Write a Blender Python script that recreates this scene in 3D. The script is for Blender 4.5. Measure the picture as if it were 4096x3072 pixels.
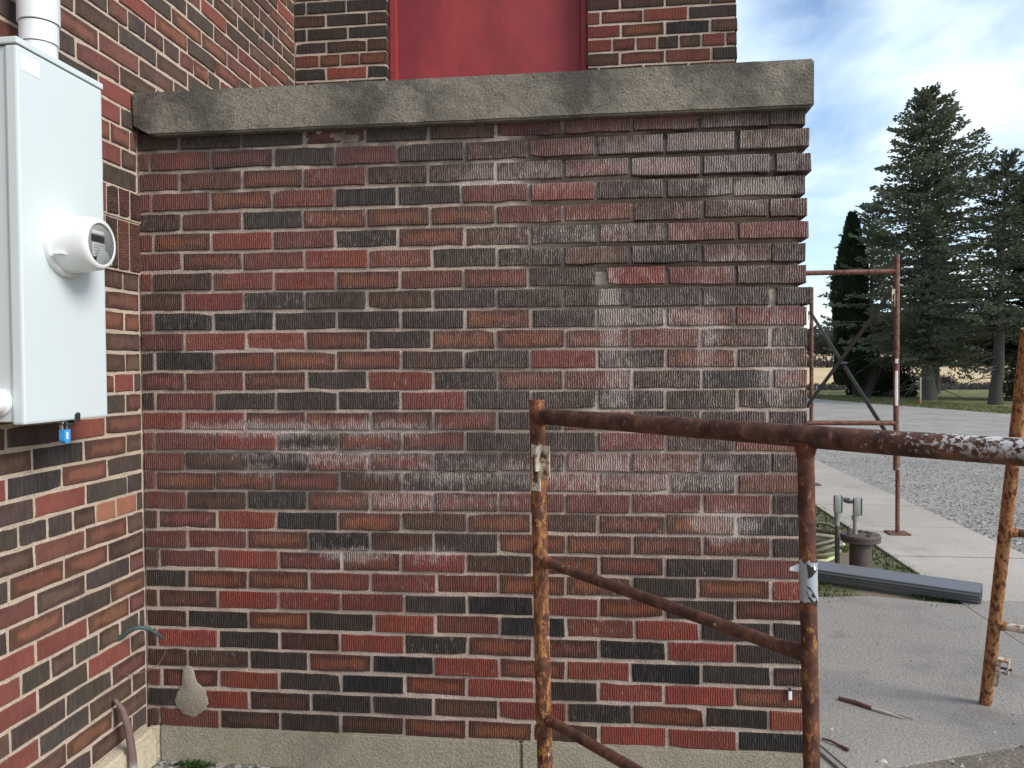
import bpy, math, random
import numpy as np
from mathutils import Vector, Matrix, Euler, noise as mnoise

for o in list(bpy.data.objects):
    bpy.data.objects.remove(o)
scene = bpy.context.scene
COL = scene.collection
PI = math.pi

# ------------------------------------------------------------------ camera
CAM = Vector((1.5805, -2.543, 1.3437))
_R = Vector((0.9932, 0.1166, -0.0078)); _U = Vector((0.005, 0.0239, 0.9997)); _F = Vector((-0.1167, 0.9929, -0.0231))
FPX = 3156.6
cd = bpy.data.cameras.new('camera'); cam = bpy.data.objects.new('camera', cd); COL.objects.link(cam)
cam.matrix_world = Matrix(((_R.x, _U.x, -_F.x, CAM.x), (_R.y, _U.y, -_F.y, CAM.y), (_R.z, _U.z, -_F.z, CAM.z), (0, 0, 0, 1)))
cd.sensor_width = 36; cd.lens = 27.744; cd.clip_start = 0.05; cd.clip_end = 3000
scene.camera = cam

# ------------------------------------------------------------------ world
SUN_EL, SUN_AZ = math.radians(36), math.radians(-28)     # azimuth measured from +X towards +Y
world = bpy.data.worlds.new('World'); scene.world = world; world.use_nodes = True
wn = world.node_tree; wn.nodes.clear()
def WN(t, **k):
    n = wn.nodes.new(t)
    for a, b in k.items(): setattr(n, a, b)
    return n
sky = WN('ShaderNodeTexSky', sky_type='NISHITA', sun_disc=False)
sky.sun_elevation = SUN_EL; sky.sun_rotation = math.radians(90) - SUN_AZ
sky.air_density = 1.0; sky.dust_density = 0.6; sky.ozone_density = 1.6
tc = WN('ShaderNodeTexCoord'); sep = WN('ShaderNodeSeparateXYZ'); wn.links.new(tc.outputs['Generated'], sep.inputs[0])
zc = WN('ShaderNodeMath', operation='MAXIMUM'); wn.links.new(sep.outputs[2], zc.inputs[0]); zc.inputs[1].default_value = 0.0
za = WN('ShaderNodeMath', operation='ADD'); wn.links.new(zc.outputs[0], za.inputs[0]); za.inputs[1].default_value = 0.42
dv = WN('ShaderNodeVectorMath', operation='DIVIDE'); wn.links.new(tc.outputs['Generated'], dv.inputs[0])
cmb = WN('ShaderNodeCombineXYZ'); wn.links.new(za.outputs[0], cmb.inputs[0]); wn.links.new(za.outputs[0], cmb.inputs[1]); cmb.inputs[2].default_value = 1
wn.links.new(cmb.outputs[0], dv.inputs[1])
n1 = WN('ShaderNodeTexNoise'); n1.inputs['Scale'].default_value = 2.7; n1.inputs['Detail'].default_value = 7; n1.inputs['Roughness'].default_value = .52; n1.inputs['Distortion'].default_value = .3
wn.links.new(dv.outputs[0], n1.inputs['Vector'])
cr = WN('ShaderNodeValToRGB'); cr.color_ramp.elements[0].position = .39; cr.color_ramp.elements[1].position = .60
wn.links.new(n1.outputs[0], cr.inputs[0])
n2 = WN('ShaderNodeTexNoise'); n2.inputs['Scale'].default_value = 4.5; n2.inputs['Detail'].default_value = 5
wn.links.new(dv.outputs[0], n2.inputs['Vector'])
cr2 = WN('ShaderNodeValToRGB'); cr2.color_ramp.elements[0].position = .3; cr2.color_ramp.elements[1].position = .62
cr2.color_ramp.elements[0].color = (3.5, 4.5, 5.8, 1); cr2.color_ramp.elements[1].color = (5.1, 5.7, 6.1, 1)
wn.links.new(n2.outputs[0], cr2.inputs[0])
mx = WN('ShaderNodeMix', data_type='RGBA'); wn.links.new(cr.outputs[0], mx.inputs[0]); wn.links.new(sky.outputs[0], mx.inputs[6]); wn.links.new(cr2.outputs[0], mx.inputs[7])
bg = WN('ShaderNodeBackground'); bg.inputs['Strength'].default_value = 0.10; wn.links.new(mx.outputs[2], bg.inputs[0])
wo = WN('ShaderNodeOutputWorld'); wn.links.new(bg.outputs[0], wo.inputs[0])

sd = bpy.data.lights.new('sun', 'SUN'); sun = bpy.data.objects.new('sun', sd); COL.objects.link(sun)
sd.energy = 1.4; sd.angle = math.radians(24); sd.color = (1.0, 0.94, 0.86)
sdir = Vector((math.cos(SUN_EL) * math.cos(SUN_AZ), math.cos(SUN_EL) * math.sin(SUN_AZ), math.sin(SUN_EL)))
sun.rotation_euler = sdir.to_track_quat('Z', 'Y').to_euler(); sun.location = (12, -8, 14)

vs = scene.view_settings
vs.view_transform = 'Standard'; vs.look = 'None'; vs.gamma = 1; vs.exposure = 1.12; vs.use_curve_mapping = False

# ------------------------------------------------------------------ node helpers
class NT:
    def __init__(s, name, rough=.8, metal=0, spec=.5):
        s.m = bpy.data.materials.new(name); s.m.use_nodes = True; s.t = s.m.node_tree
        s.b = s.t.nodes['Principled BSDF']; s.b.inputs['Roughness'].default_value = rough; s.b.inputs['Metallic'].default_value = metal
        s.b.inputs['Specular IOR Level'].default_value = spec
    def n(s, t, **k):
        x = s.t.nodes.new(t)
        for a, b in k.items(): setattr(x, a, b)
        return x
    def put(s, v, sock):
        if isinstance(v, bpy.types.NodeSocket): s.t.links.new(v, sock)
        elif isinstance(v, tuple) and len(v) == 3 and sock.type == 'RGBA': sock.default_value = (*v, 1)
        else: sock.default_value = v
    def math(s, op, a, b=0., clamp=False):
        x = s.n('ShaderNodeMath', operation=op, use_clamp=clamp); s.put(a, x.inputs[0]); s.put(b, x.inputs[1]); return x.outputs[0]
    def noise(s, scale, detail=4, rough=.55, vec=None, dist=0.):
        x = s.n('ShaderNodeTexNoise'); x.inputs['Scale'].default_value = scale; x.inputs['Detail'].default_value = detail
        x.inputs['Roughness'].default_value = rough; x.inputs['Distortion'].default_value = dist
        if vec is not None: s.t.links.new(vec, x.inputs['Vector'])
        return x.outputs[0]
    def vor(s, scale, vec=None, feature='F1', out=0):
        x = s.n('ShaderNodeTexVoronoi', feature=feature); x.inputs['Scale'].default_value = scale
        if vec is not None: s.t.links.new(vec, x.inputs['Vector'])
        return x.outputs[out]
    def mr(s, v, a, b, c=0., d=1.):
        x = s.n('ShaderNodeMapRange', interpolation_type='SMOOTHSTEP'); s.put(v, x.inputs[0])
        for i, q in enumerate((a, b, c, d)): x.inputs[i + 1].default_value = q
        return x.outputs[0]
    def mix(s, f, a, b, mode='MIX'):
        x = s.n('ShaderNodeMix', data_type='RGBA', blend_type=mode); s.put(f, x.inputs[0]); s.put(a, x.inputs[6]); s.put(b, x.inputs[7]); return x.outputs[2]
    def ramp(s, v, *st):
        x = s.n('ShaderNodeValToRGB'); s.put(v, x.inputs[0]); e = x.color_ramp.elements
        while len(e) < len(st): e.new(.5)
        for i, (p, c) in enumerate(st): e[i].position = p; e[i].color = (*c, 1)
        return x.outputs[0]
    def bump(s, h, st, dist=.01, prev=None):
        x = s.n('ShaderNodeBump'); x.inputs['Strength'].default_value = st; x.inputs['Distance'].default_value = dist; s.put(h, x.inputs['Height'])
        if prev is not None: s.t.links.new(prev, x.inputs['Normal'])
        return x.outputs[0]
    def pos(s):
        return s.n('ShaderNodeNewGeometry').outputs['Position']
    def xyz(s, v):
        x = s.n('ShaderNodeSeparateXYZ'); s.t.links.new(v, x.inputs[0]); return x.outputs
    def vec(s, x, y, z):
        c = s.n('ShaderNodeCombineXYZ'); s.put(x, c.inputs[0]); s.put(y, c.inputs[1]); s.put(z, c.inputs[2]); return c.outputs[0]
    def scale(s, v, k):
        x = s.n('ShaderNodeVectorMath', operation='MULTIPLY'); s.t.links.new(v, x.inputs[0]); x.inputs[1].default_value = k; return x.outputs[0]
    def out(s, col, normal=None, rough=None):
        s.put(col, s.b.inputs['Base Color'])
        if normal is not None: s.t.links.new(normal, s.b.inputs['Normal'])
        if rough is not None: s.put(rough, s.b.inputs['Roughness'])
        return s.m

def plain(name, c, rough=.6, metal=0, var=.15, sc=40, bump=.1):
    t = NT(name, rough, metal); p = t.pos()
    k = t.noise(sc, 5, .6, p)
    col = t.mix(k, tuple(v * (1 - var) for v in c), tuple(min(1, v * (1 + var)) for v in c))
    return t.out(col, t.bump(t.noise(sc * 6, 4, .6, p), bump, .004))

# efflorescence zones of the porch wall: (x, z, half width, half height, amount), metres on the wall face
EFF = [(1.86, 2.00, .42, .10, .85), (2.04, 1.88, .16, .05, 1.), (1.35, 1.96, .30, .06, .7), (1.60, 1.47, .05, .20, 1.), (1.90, 1.44, .045, .16, .8), (1.74, 1.50, .20, .035, .7), (1.62, 1.30, .06, .14, .8),
       (.42, 1.135, .34, .035, 1.), (.85, 1.135, .22, .04, .9), (.70, 1.05, .50, .035, .7), (1.70, 1.00, .42, .08, .8), (1.95, .84, .12, .06, 1.), (1.0, .90, .40, .04, .65), (.75, .715, .14, .03, .9), (1.0, .72, .10, .04, .75),
       (1.15, 1.00, .45, .06, .65), (1.55, 1.76, .35, .06, .6), (.42, 1.00, .10, .04, .6), (2.12, 1.35, .07, .16, .7), (2.0, 1.66, .18, .05, .6)]
def effmask(t, p):
    x, y, z = t.xyz(p)
    acc = None
    nz = t.noise(9, 5, .6, p); nz2 = t.math('MULTIPLY', t.math('SUBTRACT', nz, .5), .9)
    for (cx, cz, hw, hh, am) in EFF:
        dx = t.math('DIVIDE', t.math('SUBTRACT', x, cx), hw); dz = t.math('DIVIDE', t.math('SUBTRACT', z, cz), hh)
        d = t.math('ADD', t.math('SQRT', t.math('ADD', t.math('MULTIPLY', dx, dx), t.math('MULTIPLY', dz, dz))), nz2)
        m = t.mr(d, .35, 1.35, am, 0.)
        acc = m if acc is None else t.math('MAXIMUM', acc, m)
    return acc

def brick_mat(name, ribs=0., eff=False, attr=False, grain=.35, vertical=True):
    t = NT(name, .88, 0, .25)
    oi = t.n('ShaderNodeObjectInfo'); tcn = t.n('ShaderNodeTexCoord'); p = t.pos()
    if attr:
        a = t.n('ShaderNodeAttribute', attribute_name='bcol'); base, alpha, rnd = a.outputs['Color'], 1.0, 0.37
    else:
        base, alpha, rnd = oi.outputs['Color'], oi.outputs['Alpha'], oi.outputs['Random']
    loc = tcn.outputs['Object'] if not attr else p
    # per-brick offset so that no two bricks share the same patches
    off = t.n('ShaderNodeVectorMath', operation='ADD'); t.t.links.new(loc, off.inputs[0])
    rv = t.n('ShaderNodeVectorMath', operation='SCALE'); rv.inputs[0].default_value = (13.1, 7.7, 19.3); t.put(rnd, rv.inputs['Scale']); t.t.links.new(rv.outputs[0], off.inputs[1])
    q = off.outputs[0]
    col = base
    if not attr:
        gx, gy, gz = t.xyz(tcn.outputs['Generated'])
        nn = t.math('MULTIPLY', t.math('SUBTRACT', t.noise(14, 3, .5, q), .5), .75)
        ex = t.math('MINIMUM', gx, t.math('SUBTRACT', 1., gx)); ez = t.math('MINIMUM', gz, t.math('SUBTRACT', 1., gz))
        e = t.math('MINIMUM', t.math('MULTIPLY', ex, 2.6), ez)
        core = t.mr(t.math('ADD', e, nn), .06, .40)
        core = t.math('MAXIMUM', core, alpha)
        edge = t.mix(.25, (.042, .030, .026), base)
        col = t.mix(core, edge, base)
    blotch = t.mr(t.noise(9, 4, .6, q), .36, .66)
    col = t.mix(t.math('MULTIPLY', blotch, .32), col, t.mix(1., col, (.42, .38, .40), 'MULTIPLY'))
    streak = t.mr(t.noise(1.0, 4, .65, t.scale(q, (130, 60, 22) if vertical else (60, 60, 60))), .42, .72)
    col = t.mix(t.math('MULTIPLY', streak, .30), col, t.mix(.5, col, (.33, .25, .22)))
    g = t.noise(420, 3, .6, q)
    col = t.mix(t.mr(g, .3, .7, .0, .35), col, t.mix(1., col, (.45, .45, .45), 'MULTIPLY'))
    col = t.mix(t.mr(g, .66, .74, 0., .45), col, (.42, .33, .28))
    h = t.math('MULTIPLY', g, .35)
    rib = None
    if ribs:
        lx = t.xyz(q)[0 if vertical else 2]
        wob = t.math('MULTIPLY', t.noise(60, 3, .6, q), .012)
        rib = t.math('ADD', t.math('MULTIPLY', t.math('SINE', t.math('MULTIPLY', t.math('ADD', lx, wob), 2 * PI / .0074)), .5), .5)
        tex = t.mr(blotch, 0., 1., 1., .6)
        brk = t.mr(t.noise(190, 2, .6, q), .3, .6, .55, 1.)
        rib = t.math('MULTIPLY', t.math('MULTIPLY', rib, tex), brk)
        groove_shade = t.math('MULTIPLY', t.math('SUBTRACT', 1., rib), .55)  # groove shade painted into the colour, darker between the ribs
        col = t.mix(groove_shade, col, t.mix(1., col, (.30, .28, .30), 'MULTIPLY'))
        h = t.math('ADD', h, t.math('MULTIPLY', rib, 1.4))
    if eff:
        m = effmask(t, p)
        x, y, z = t.xyz(p)
        # crusty bloom: breaks up brick by brick, follows the ribs and runs downwards
        grainy = t.noise(1., 5, .68, t.scale(p, (60, 60, 34)))
        lim = t.math('ADD', t.math('MULTIPLY', m, .36), t.math('MULTIPLY', t.math('SUBTRACT', rnd, .5), .14))
        cr_ = t.mr(t.math('ADD', grainy, lim), .57, .92)
        if rib is not None: cr_ = t.math('MULTIPLY', cr_, t.mr(rib, .05, .7, .12, 1.))
        col = t.mix(t.math('MULTIPLY', cr_, .88), col, t.mix(.22, (.64, .55, .52), col))
        haze = t.math('MULTIPLY', t.mr(z, .45, .95, .0, .05), t.mr(grainy, .3, .65, .3, 1.4))
        col = t.mix(t.math('ADD', haze, t.math('MULTIPLY', m, .11)), col, (.47, .38, .34))
        crest_light = t.math('MULTIPLY', t.math('ADD', t.math('MULTIPLY', t.mr(x, .7, 1.9), t.mr(z, .55, 1.3, 0., .42)), t.mr(z, .5, 1., 0., .05)), t.mr(grainy, .35, .62, .35, 1.))
        if rib is not None: crest_light = t.math('MULTIPLY', crest_light, t.mr(rib, .2, .75))
        col = t.mix(crest_light, col, (.56, .45, .41))  # rib crests paled as painted highlights over the whitish film
        # sooty weathering below the coping
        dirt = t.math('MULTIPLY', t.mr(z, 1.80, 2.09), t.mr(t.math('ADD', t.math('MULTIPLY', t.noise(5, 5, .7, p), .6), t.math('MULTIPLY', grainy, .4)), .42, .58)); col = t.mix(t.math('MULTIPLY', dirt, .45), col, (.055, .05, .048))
    h = t.math('ADD', h, t.math('MULTIPLY', streak, .35))
    return t.out(col, t.bump(h, .9 if ribs else grain, .0024))

def mortar_mat(name, c, eff=False):
    t = NT(name, .95, 0, .15); p = t.pos()
    a = t.noise(8, 5, .6, p); b = t.noise(160, 4, .65, p)
    col = t.mix(t.mr(a, .3, .7), tuple(v * .72 for v in c), c)
    col = t.mix(t.mr(b, .35, .7, 0., .6), col, tuple(min(1, v * 1.35) for v in c))
    col = t.mix(t.mr(t.noise(220, 2, .6, p), .62, .7, 0, .7), col, tuple(v * .35 for v in c))
    if eff:
        m = effmask(t, p); col = t.mix(t.math('MULTIPLY', m, t.mr(b, .3, .6, .3, .75)), col, (.66, .57, .52))
        x, y, z = t.xyz(p)
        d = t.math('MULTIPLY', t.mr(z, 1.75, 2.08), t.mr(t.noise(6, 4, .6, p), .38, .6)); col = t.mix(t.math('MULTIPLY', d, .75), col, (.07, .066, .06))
        li = t.math('MULTIPLY', t.mr(z, 1.5, 2.0), t.mr(t.noise(11, 4, .6, p), .60, .72)); col = t.mix(t.math('MULTIPLY', li, .6), col, (.50, .52, .46))
        gr = t.mr(t.noise(3.5, 3, .5, p), .50, .75); col = t.mix(t.math('MULTIPLY', gr, .35), col, (.17, .145, .125))
    nb = t.bump(b, .8, .004); nb = t.bump(t.noise(40, 4, .6, p), .5, .006, nb)
    return t.out(col, nb)

def concrete_mat(name, c, grain=90, pits=.5, dark=None, warm=None, scale_dirt=2.2, bumps=.7):
    t = NT(name, .93, 0, .2); p = t.pos()
    a = t.noise(scale_dirt, 6, .62, p); b = t.noise(grain, 5, .7, p); v = t.vor(grain * 1.3, p)
    col = t.mix(t.mr(a, .3, .7), tuple(q * .74 for q in c), tuple(min(1, q * 1.1) for q in c))
    col = t.mix(t.mr(b, .38, .68, 0., .55), col, tuple(min(1, q * 1.5) for q in c))
    col = t.mix(t.math('MULTIPLY', t.mr(t.noise(grain * 1.7, 3, .6, p), .56, .66), pits), col, tuple(q * .28 for q in c))
    if dark:
        for (dc, s, lo, hi, am) in dark:
            col = t.mix(t.math('MULTIPLY', t.mr(t.noise(s, 5, .65, p), lo, hi), am), col, dc)
    nb = t.bump(b, bumps, .006); nb = t.bump(v, bumps * .5, .004, nb)
    return t.out(col, nb)

def rust_mat(name, paint=None, amount=.0, white=0., rail=False, dark=1.0, dull=0.):
    t = NT(name, .72, .15, .4); p = t.pos()
    a = t.noise(22, 6, .68, p, .4); b = t.noise(130, 4, .65, p)
    col = t.ramp(a, (.28, (.050 * dark, .018 * dark, .012 * dark)), (.47, (.135 * dark, .045 * dark, .026 * dark)), (.60, (.25 * dark, .085 * dark, .038 * dark)), (.76, (.36, .15, .07)))
    col = t.mix(t.mr(b, .45, .75, 0, .5), col, (.05, .022, .017))
    if dull: col = t.mix(dull, col, t.ramp(a, (.3, (.040, .028, .024)), (.7, (.17, .115, .09))))
    if paint:
        m = t.mr(t.noise(1.0, 5, .68, t.scale(p, (70, 70, 30))), .62 - amount * .3, .70 - amount * .3)
        m = t.math('MULTIPLY', m, t.mr(t.noise(140, 3, .6, p), .34, .46))
        col = t.mix(m, col, paint)
    x, y, z = t.xyz(p)
    if white:
        w = t.mr(t.noise(48, 5, .7, p), .70 - white * .12, .78 - white * .12)
        col = t.mix(t.math('MULTIPLY', w, .85), col, (.62, .60, .57))
    if rail:
        # old white paint left on the outer end, worn off towards the corner leg
        g = t.mr(x, 1.86, 2.24, -.03, .25)
        nz = t.noise(1.0, 6, .7, t.scale(p, (85, 85, 105)))
        w = t.mr(t.math('ADD', nz, g), .68, .76)
        top = t.mr(t.math('ADD', z, t.math('MULTIPLY', t.noise(20, 3, .6, p), .012)), 1.196, 1.222)
        w = t.math('MULTIPLY', w, top)
        col = t.mix(w, col, (.74, .75, .74))
    nb = t.bump(a, .35, .004); nb = t.bump(b, .4, .0025, nb)
    return t.out(col, nb, t.mr(a, .3, .7, .85, .55))

MAT = {}
MAT['brick_rib'] = brick_mat('ribbed_brick', 1., True)
MAT['brick_rib_far'] = brick_mat('ribbed_brick_back', 1., False)
MAT['brick_smooth'] = brick_mat('smooth_brick', 0., False)
MAT['brick_soldier'] = brick_mat('ribbed_soldier_brick', 1., False, vertical=False)
MAT['brick_attr'] = brick_mat('ribbed_brick_joined', 1., True, attr=True)
MAT['brick_smooth_attr'] = brick_mat('smooth_brick_joined', 0., False, attr=True)
MAT['mortar_main'] = mortar_mat('mortar_pinkish', (.50, .40, .335), True)
MAT['mortar_left'] = mortar_mat('mortar_cream', (.58, .465, .37))
MAT['coping'] = concrete_mat('coping_concrete', (.24, .215, .172), 105, 1.0, [((.052, .050, .046), 5.5, .44, .64, .66), ((.070, .067, .060), 1.7, .45, .60, .50), ((.34, .295, .22), 6.0, .58, .72, .35)], 2.6, 1.2)
MAT['foundation'] = concrete_mat('foundation_concrete', (.33, .295, .225), 110, .35, [((.16, .15, .12), 2.5, .5, .7, .5), ((.40, .35, .22), 5, .58, .72, .4)])
MAT['foundation_cream'] = concrete_mat('foundation_cream', (.58, .51, .38), 90, .2, [((.30, .24, .17), 7, .55, .7, .5)])
MAT['patch'] = concrete_mat('repair_mortar', (.30, .262, .205), 140, .25)
MAT['slab'] = concrete_mat('slab_concrete', (.315, .293, .262), 75, .45, [((.17, .162, .152), 1.1, .46, .66, .65), ((.40, .375, .34), .9, .60, .72, .5), ((.16, .145, .12), 4.3, .60, .72, .4)], 1.3, .55)
MAT['walk'] = concrete_mat('walk_concrete', (.43, .395, .345), 70, .25, [((.30, .275, .25), 1.5, .52, .7, .5)], 1.3, .5)
MAT['dirt'] = concrete_mat('dirt', (.22, .19, .15), 60, .6, [((.11, .10, .07), 3, .45, .65, .7), ((.40, .37, .32), 6, .60, .72, .5)], 2, 1.)
MAT['soil'] = concrete_mat('soil', (.20, .165, .12), 45, .5, [((.06, .09, .025), 2.6, .46, .62, .75), ((.33, .29, .23), 5, .60, .72, .5)], 2, 1.)
MAT['gravel'] = concrete_mat('gravel', (.31, .285, .25), 30, .95, [((.45, .39, .31), .8, .60, .72, .6), ((.19, .18, .165), .55, .48, .7, .5)], .7, 1.2)
t = NT('lawn', .95, 0, .1); p = t.pos()
c = t.ramp(t.noise(.8, 6, .65, p), (.3, (.12, .14, .055)), (.5, (.20, .205, .085)), (.7, (.32, .29, .14)))
c = t.mix(t.mr(t.noise(9, 4, .7, p), .45, .7), c, (.09, .105, .045)); MAT['lawn'] = t.out(c, t.bump(t.noise(22, 4, .7, p), .8, .05))
t = NT('stubble_field', .95, 0, .1); p = t.pos()
c = t.ramp(t.noise(1., 5, .6, t.scale(p, (.02, .12, .1))), (.3, (.46, .335, .185)), (.6, (.60, .45, .26)), (.8, (.68, .53, .33))); MAT['field'] = t.out(c, t.bump(t.noise(1.3, 4, .7, p), .5, .2))
MAT['red_panel'] = None
t = NT('red_painted_panel', .55, 0, .4); p = t.pos()
c = t.mix(t.mr(t.noise(2.2, 5, .6, t.scale(p, (1.6, 1, .8))), .32, .68), (.225, .030, .038), (.37, .048, .050))
c = t.mix(t.mr(t.noise(55, 4, .6, p), .55, .75, 0, .35), c, (.16, .024, .03)); MAT['red_panel'] = t.out(c, t.bump(t.noise(70, 4, .6, p), .15, .003))
t = NT('red_frame_paint', .5, 0, .4); p = t.pos()
MAT['red_frame'] = t.out(t.mix(t.noise(20, 4, .6, p), (.26, .028, .030), (.40, .045, .045)), t.bump(t.noise(60, 4, .6, p), .2, .003))
MAT['box_paint'] = plain('pale_grey_enamel', (.69, .765, .77), .42, 0, .03, 6, .03)
MAT['box_side'] = plain('pale_grey_enamel_side', (.66, .71, .71), .45, 0, .03, 6, .03)
MAT['pvc'] = plain('white_pvc', (.78, .80, .81), .38, 0, .03, 9, .03)
MAT['meter_white'] = plain('meter_white_plastic', (.82, .83, .81), .35, 0, .02, 9, .02)
MAT['meter_face'] = plain('meter_face_grey', (.42, .42, .40), .5, 0, .05, 30, .02)
MAT['lcd'] = plain('lcd_dark', (.05, .045, .05), .25, 0, .3, 200, .0)
MAT['white_label'] = plain('white_label', (.84, .86, .86), .5, 0, .02, 20, .02)
MAT['seam'] = plain('dark_matte', (.06, .06, .065), .7, 0, .1, 50, .05)
MAT['grey_print'] = plain('grey_print', (.35, .35, .38), .6, 0, .1, 50, .0)
MAT['dark_metal'] = plain('dark_metal', (.08, .08, .085), .5, .6, .2, 60, .1)
MAT['steel'] = plain('bright_steel', (.55, .55, .55), .35, .9, .1, 60, .05)
MAT['lock_blue'] = plain('blue_vinyl', (.05, .36, .80), .4, 0, .1, 60, .03)
MAT['rust'] = rust_mat('rusty_tube', (.50, .20, .045), .22, .25)
MAT['rust_orange'] = rust_mat('rusty_tube_orange_paint', (.42, .205, .065), .40, .45, dull=.15)
MAT['rust_orange_post'] = rust_mat('rusty_post_orange_paint', (.38, .18, .055), .24, .1, dark=.85, dull=.25)
MAT['rust_rail'] = rust_mat('rusty_rail', (.30, .17, .12), .10, .3, True, dark=.75, dull=.45)
MAT['rust_dark'] = rust_mat('rusty_rung', None, 0, .45, dark=.75, dull=.35)
MAT['rust_pole'] = rust_mat('rusty_pole_tan', (.44, .22, .085), .62, .35)
MAT['rust_far'] = rust_mat('rusty_frame_red', (.185, .105, .085), .55, .1)
MAT['brace_black'] = plain('black_brace_steel', (.022, .022, .024), .6, .3, .3, 40, .1)
MAT['brace_grey'] = plain('grey_brace_steel', (.065, .065, .07), .55, .4, .3, 40, .1)
t = NT('cream_galvanised', .6, .1, .4); p = t.pos()
c = t.mix(t.mr(t.noise(60, 5, .7, p), .46, .60), (.66, .61, .50), (.34, .13, .05)); MAT['cream_steel'] = t.out(c, t.bump(t.noise(200, 3, .6, p), .2, .002))
t = NT('grey_tape', .55, 0, .4); p = t.pos()
c = t.mix(t.mr(t.noise(35, 4, .6, p), .62, .68), (.40, .425, .44), (.13, .10, .09)); MAT['tape'] = t.out(c, t.bump(t.noise(60, 4, .6, p), .3, .004))
MAT['tape_black'] = plain('black_print', (.018, .018, .02), .5, 0, .2, 80, .05)
MAT['alu'] = plain('weathered_aluminium', (.20, .21, .222), .33, .25, .15, 35, .1)
MAT['alu_dark'] = plain('aluminium_groove', (.10, .105, .11), .6, .3, .2, 35, .1)
MAT['casing'] = plain('brown_steel_casing', (.105, .08, .068), .6, .2, .35, 25, .3)
MAT['galv'] = plain('galvanised_conduit', (.30, .315, .30), .5, .3, .2, 40, .15)
MAT['galv_dark'] = plain('dark_galvanised_pipe', (.10, .097, .09), .6, .4, .35, 30, .2)
MAT['hose'] = plain('olive_hose', (.22, .215, .14), .6, 0, .35, 60, .2)
MAT['hose_lime'] = plain('lime_hose', (.58, .66, .34), .55, 0, .15, 60, .1)
MAT['teal'] = plain('teal_cable', (.055, .095, .088), .6, 0, .35, 60, .2)
MAT['wire'] = plain('thin_brown_wire', (.20, .10, .085), .6, 0, .2, 60, .1)
t = NT('conduit_faded', .7, 0, .3); p = t.pos(); z = t.xyz(p)[2]
MAT['stub'] = t.out(t.mix(t.mr(t.math('ADD', z, t.math('MULTIPLY', t.noise(40, 3, .6, p), .05)), .07, .11), (.42, .46, .46), t.mix(t.noise(30, 4, .6, p), (.12, .075, .066), (.25, .165, .15))), t.bump(t.noise(90, 3, .6, p), .2, .003))
MAT['stick'] = plain('weathered_wood', (.30, .24, .185), .85, 0, .4, 60, .3)
MAT['stick_rust'] = plain('rusty_scrap', (.15, .068, .05), .8, .1, .4, 60, .3)
MAT['stick_pale'] = plain('pale_splinter', (.52, .47, .40), .85, 0, .3, 60, .3)
MAT['strip_grey'] = plain('grey_joint_strip', (.24, .225, .20), .9, 0, .3, 60, .3)
MAT['strip_black'] = plain('black_joint_filler', (.04, .038, .036), .9, 0, .3, 60, .3)
MAT['bark'] = plain('spruce_bark', (.10, .09, .08), .95, 0, .5, 9, .8)
MAT['bark_dark'] = plain('dark_bark', (.055, .047, .042), .95, 0, .5, 9, .8)
MAT['stake'] = plain('stake_wood', (.52, .45, .33), .8, 0, .2, 30, .1)
MAT['stake_orange'] = plain('stake_orange', (.65, .22, .05), .7, 0, .2, 30, .1)
def leaf_mat(name, a, b):
    t = NT(name, .8, 0, .2); p = t.pos()
    k = t.noise(1.6, 4, .6, p); k2 = t.noise(11, 3, .6, p)
    c = t.mix(t.mr(k, .35, .65), a, b); c = t.mix(t.mr(k2, .4, .7, 0, .6), c, tuple(v * .5 for v in a))
    tl = t.n('ShaderNodeBsdfTranslucent'); t.put(c, tl.inputs['Color']); ms = t.n('ShaderNodeMixShader'); ms.inputs[0].default_value = .3
    t.put(c, t.b.inputs['Base Color']); t.t.links.new(t.b.outputs[0], ms.inputs[1]); t.t.links.new(tl.outputs[0], ms.inputs[2])
    t.t.links.new(ms.outputs[0], t.t.nodes['Material Output'].inputs['Surface']); return t.m
MAT['spruce'] = leaf_mat('spruce_needles', (.120, .142, .088), (.270, .290, .195))
MAT['spruce_dark'] = leaf_mat('dark_spruce_needles', (.078, .096, .058), (.175, .190, .120))
MAT['arbor'] = leaf_mat('arborvitae_leaves', (.024, .038, .018), (.056, .078, .034))
MAT['yew'] = leaf_mat('low_evergreen_leaves', (.04, .048, .022), (.085, .088, .042))
MAT['grass'] = leaf_mat('grass_blades', (.045, .080, .022), (.11, .14, .05))
MAT['grass_dry'] = leaf_mat('dry_grass_blades', (.11, .13, .05), (.26, .25, .12))
MAT['weed'] = leaf_mat('weed_leaves', (.04, .085, .018), (.085, .14, .04))
MAT['brush'] = leaf_mat('dry_brush', (.105, .088, .078), (.19, .16, .145))
MAT['wood_far'] = leaf_mat('far_bare_wood', (.080, .072, .074), (.15, .135, .135))
MAT['wood_dark'] = leaf_mat('far_evergreen_wood', (.030, .040, .032), (.072, .078, .066))

t = NT('clear_lens'); tr = t.n('ShaderNodeBsdfTransparent'); gl = t.n('ShaderNodeBsdfGlossy'); gl.inputs['Roughness'].default_value = .05
fr = t.n('ShaderNodeFresnel'); fr.inputs['IOR'].default_value = 1.45; ms = t.n('ShaderNodeMixShader'); t.t.links.new(fr.outputs[0], ms.inputs[0]); t.t.links.new(tr.outputs[0], ms.inputs[1]); t.t.links.new(gl.outputs[0], ms.inputs[2])
t.t.links.new(ms.outputs[0], t.t.nodes['Material Output'].inputs['Surface']); MAT['lens'] = t.m
MAT['joint_soil'] = plain('mossy_joint_soil', (.045, .043, .030), .95, 0, .4, 20, .5)
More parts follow.
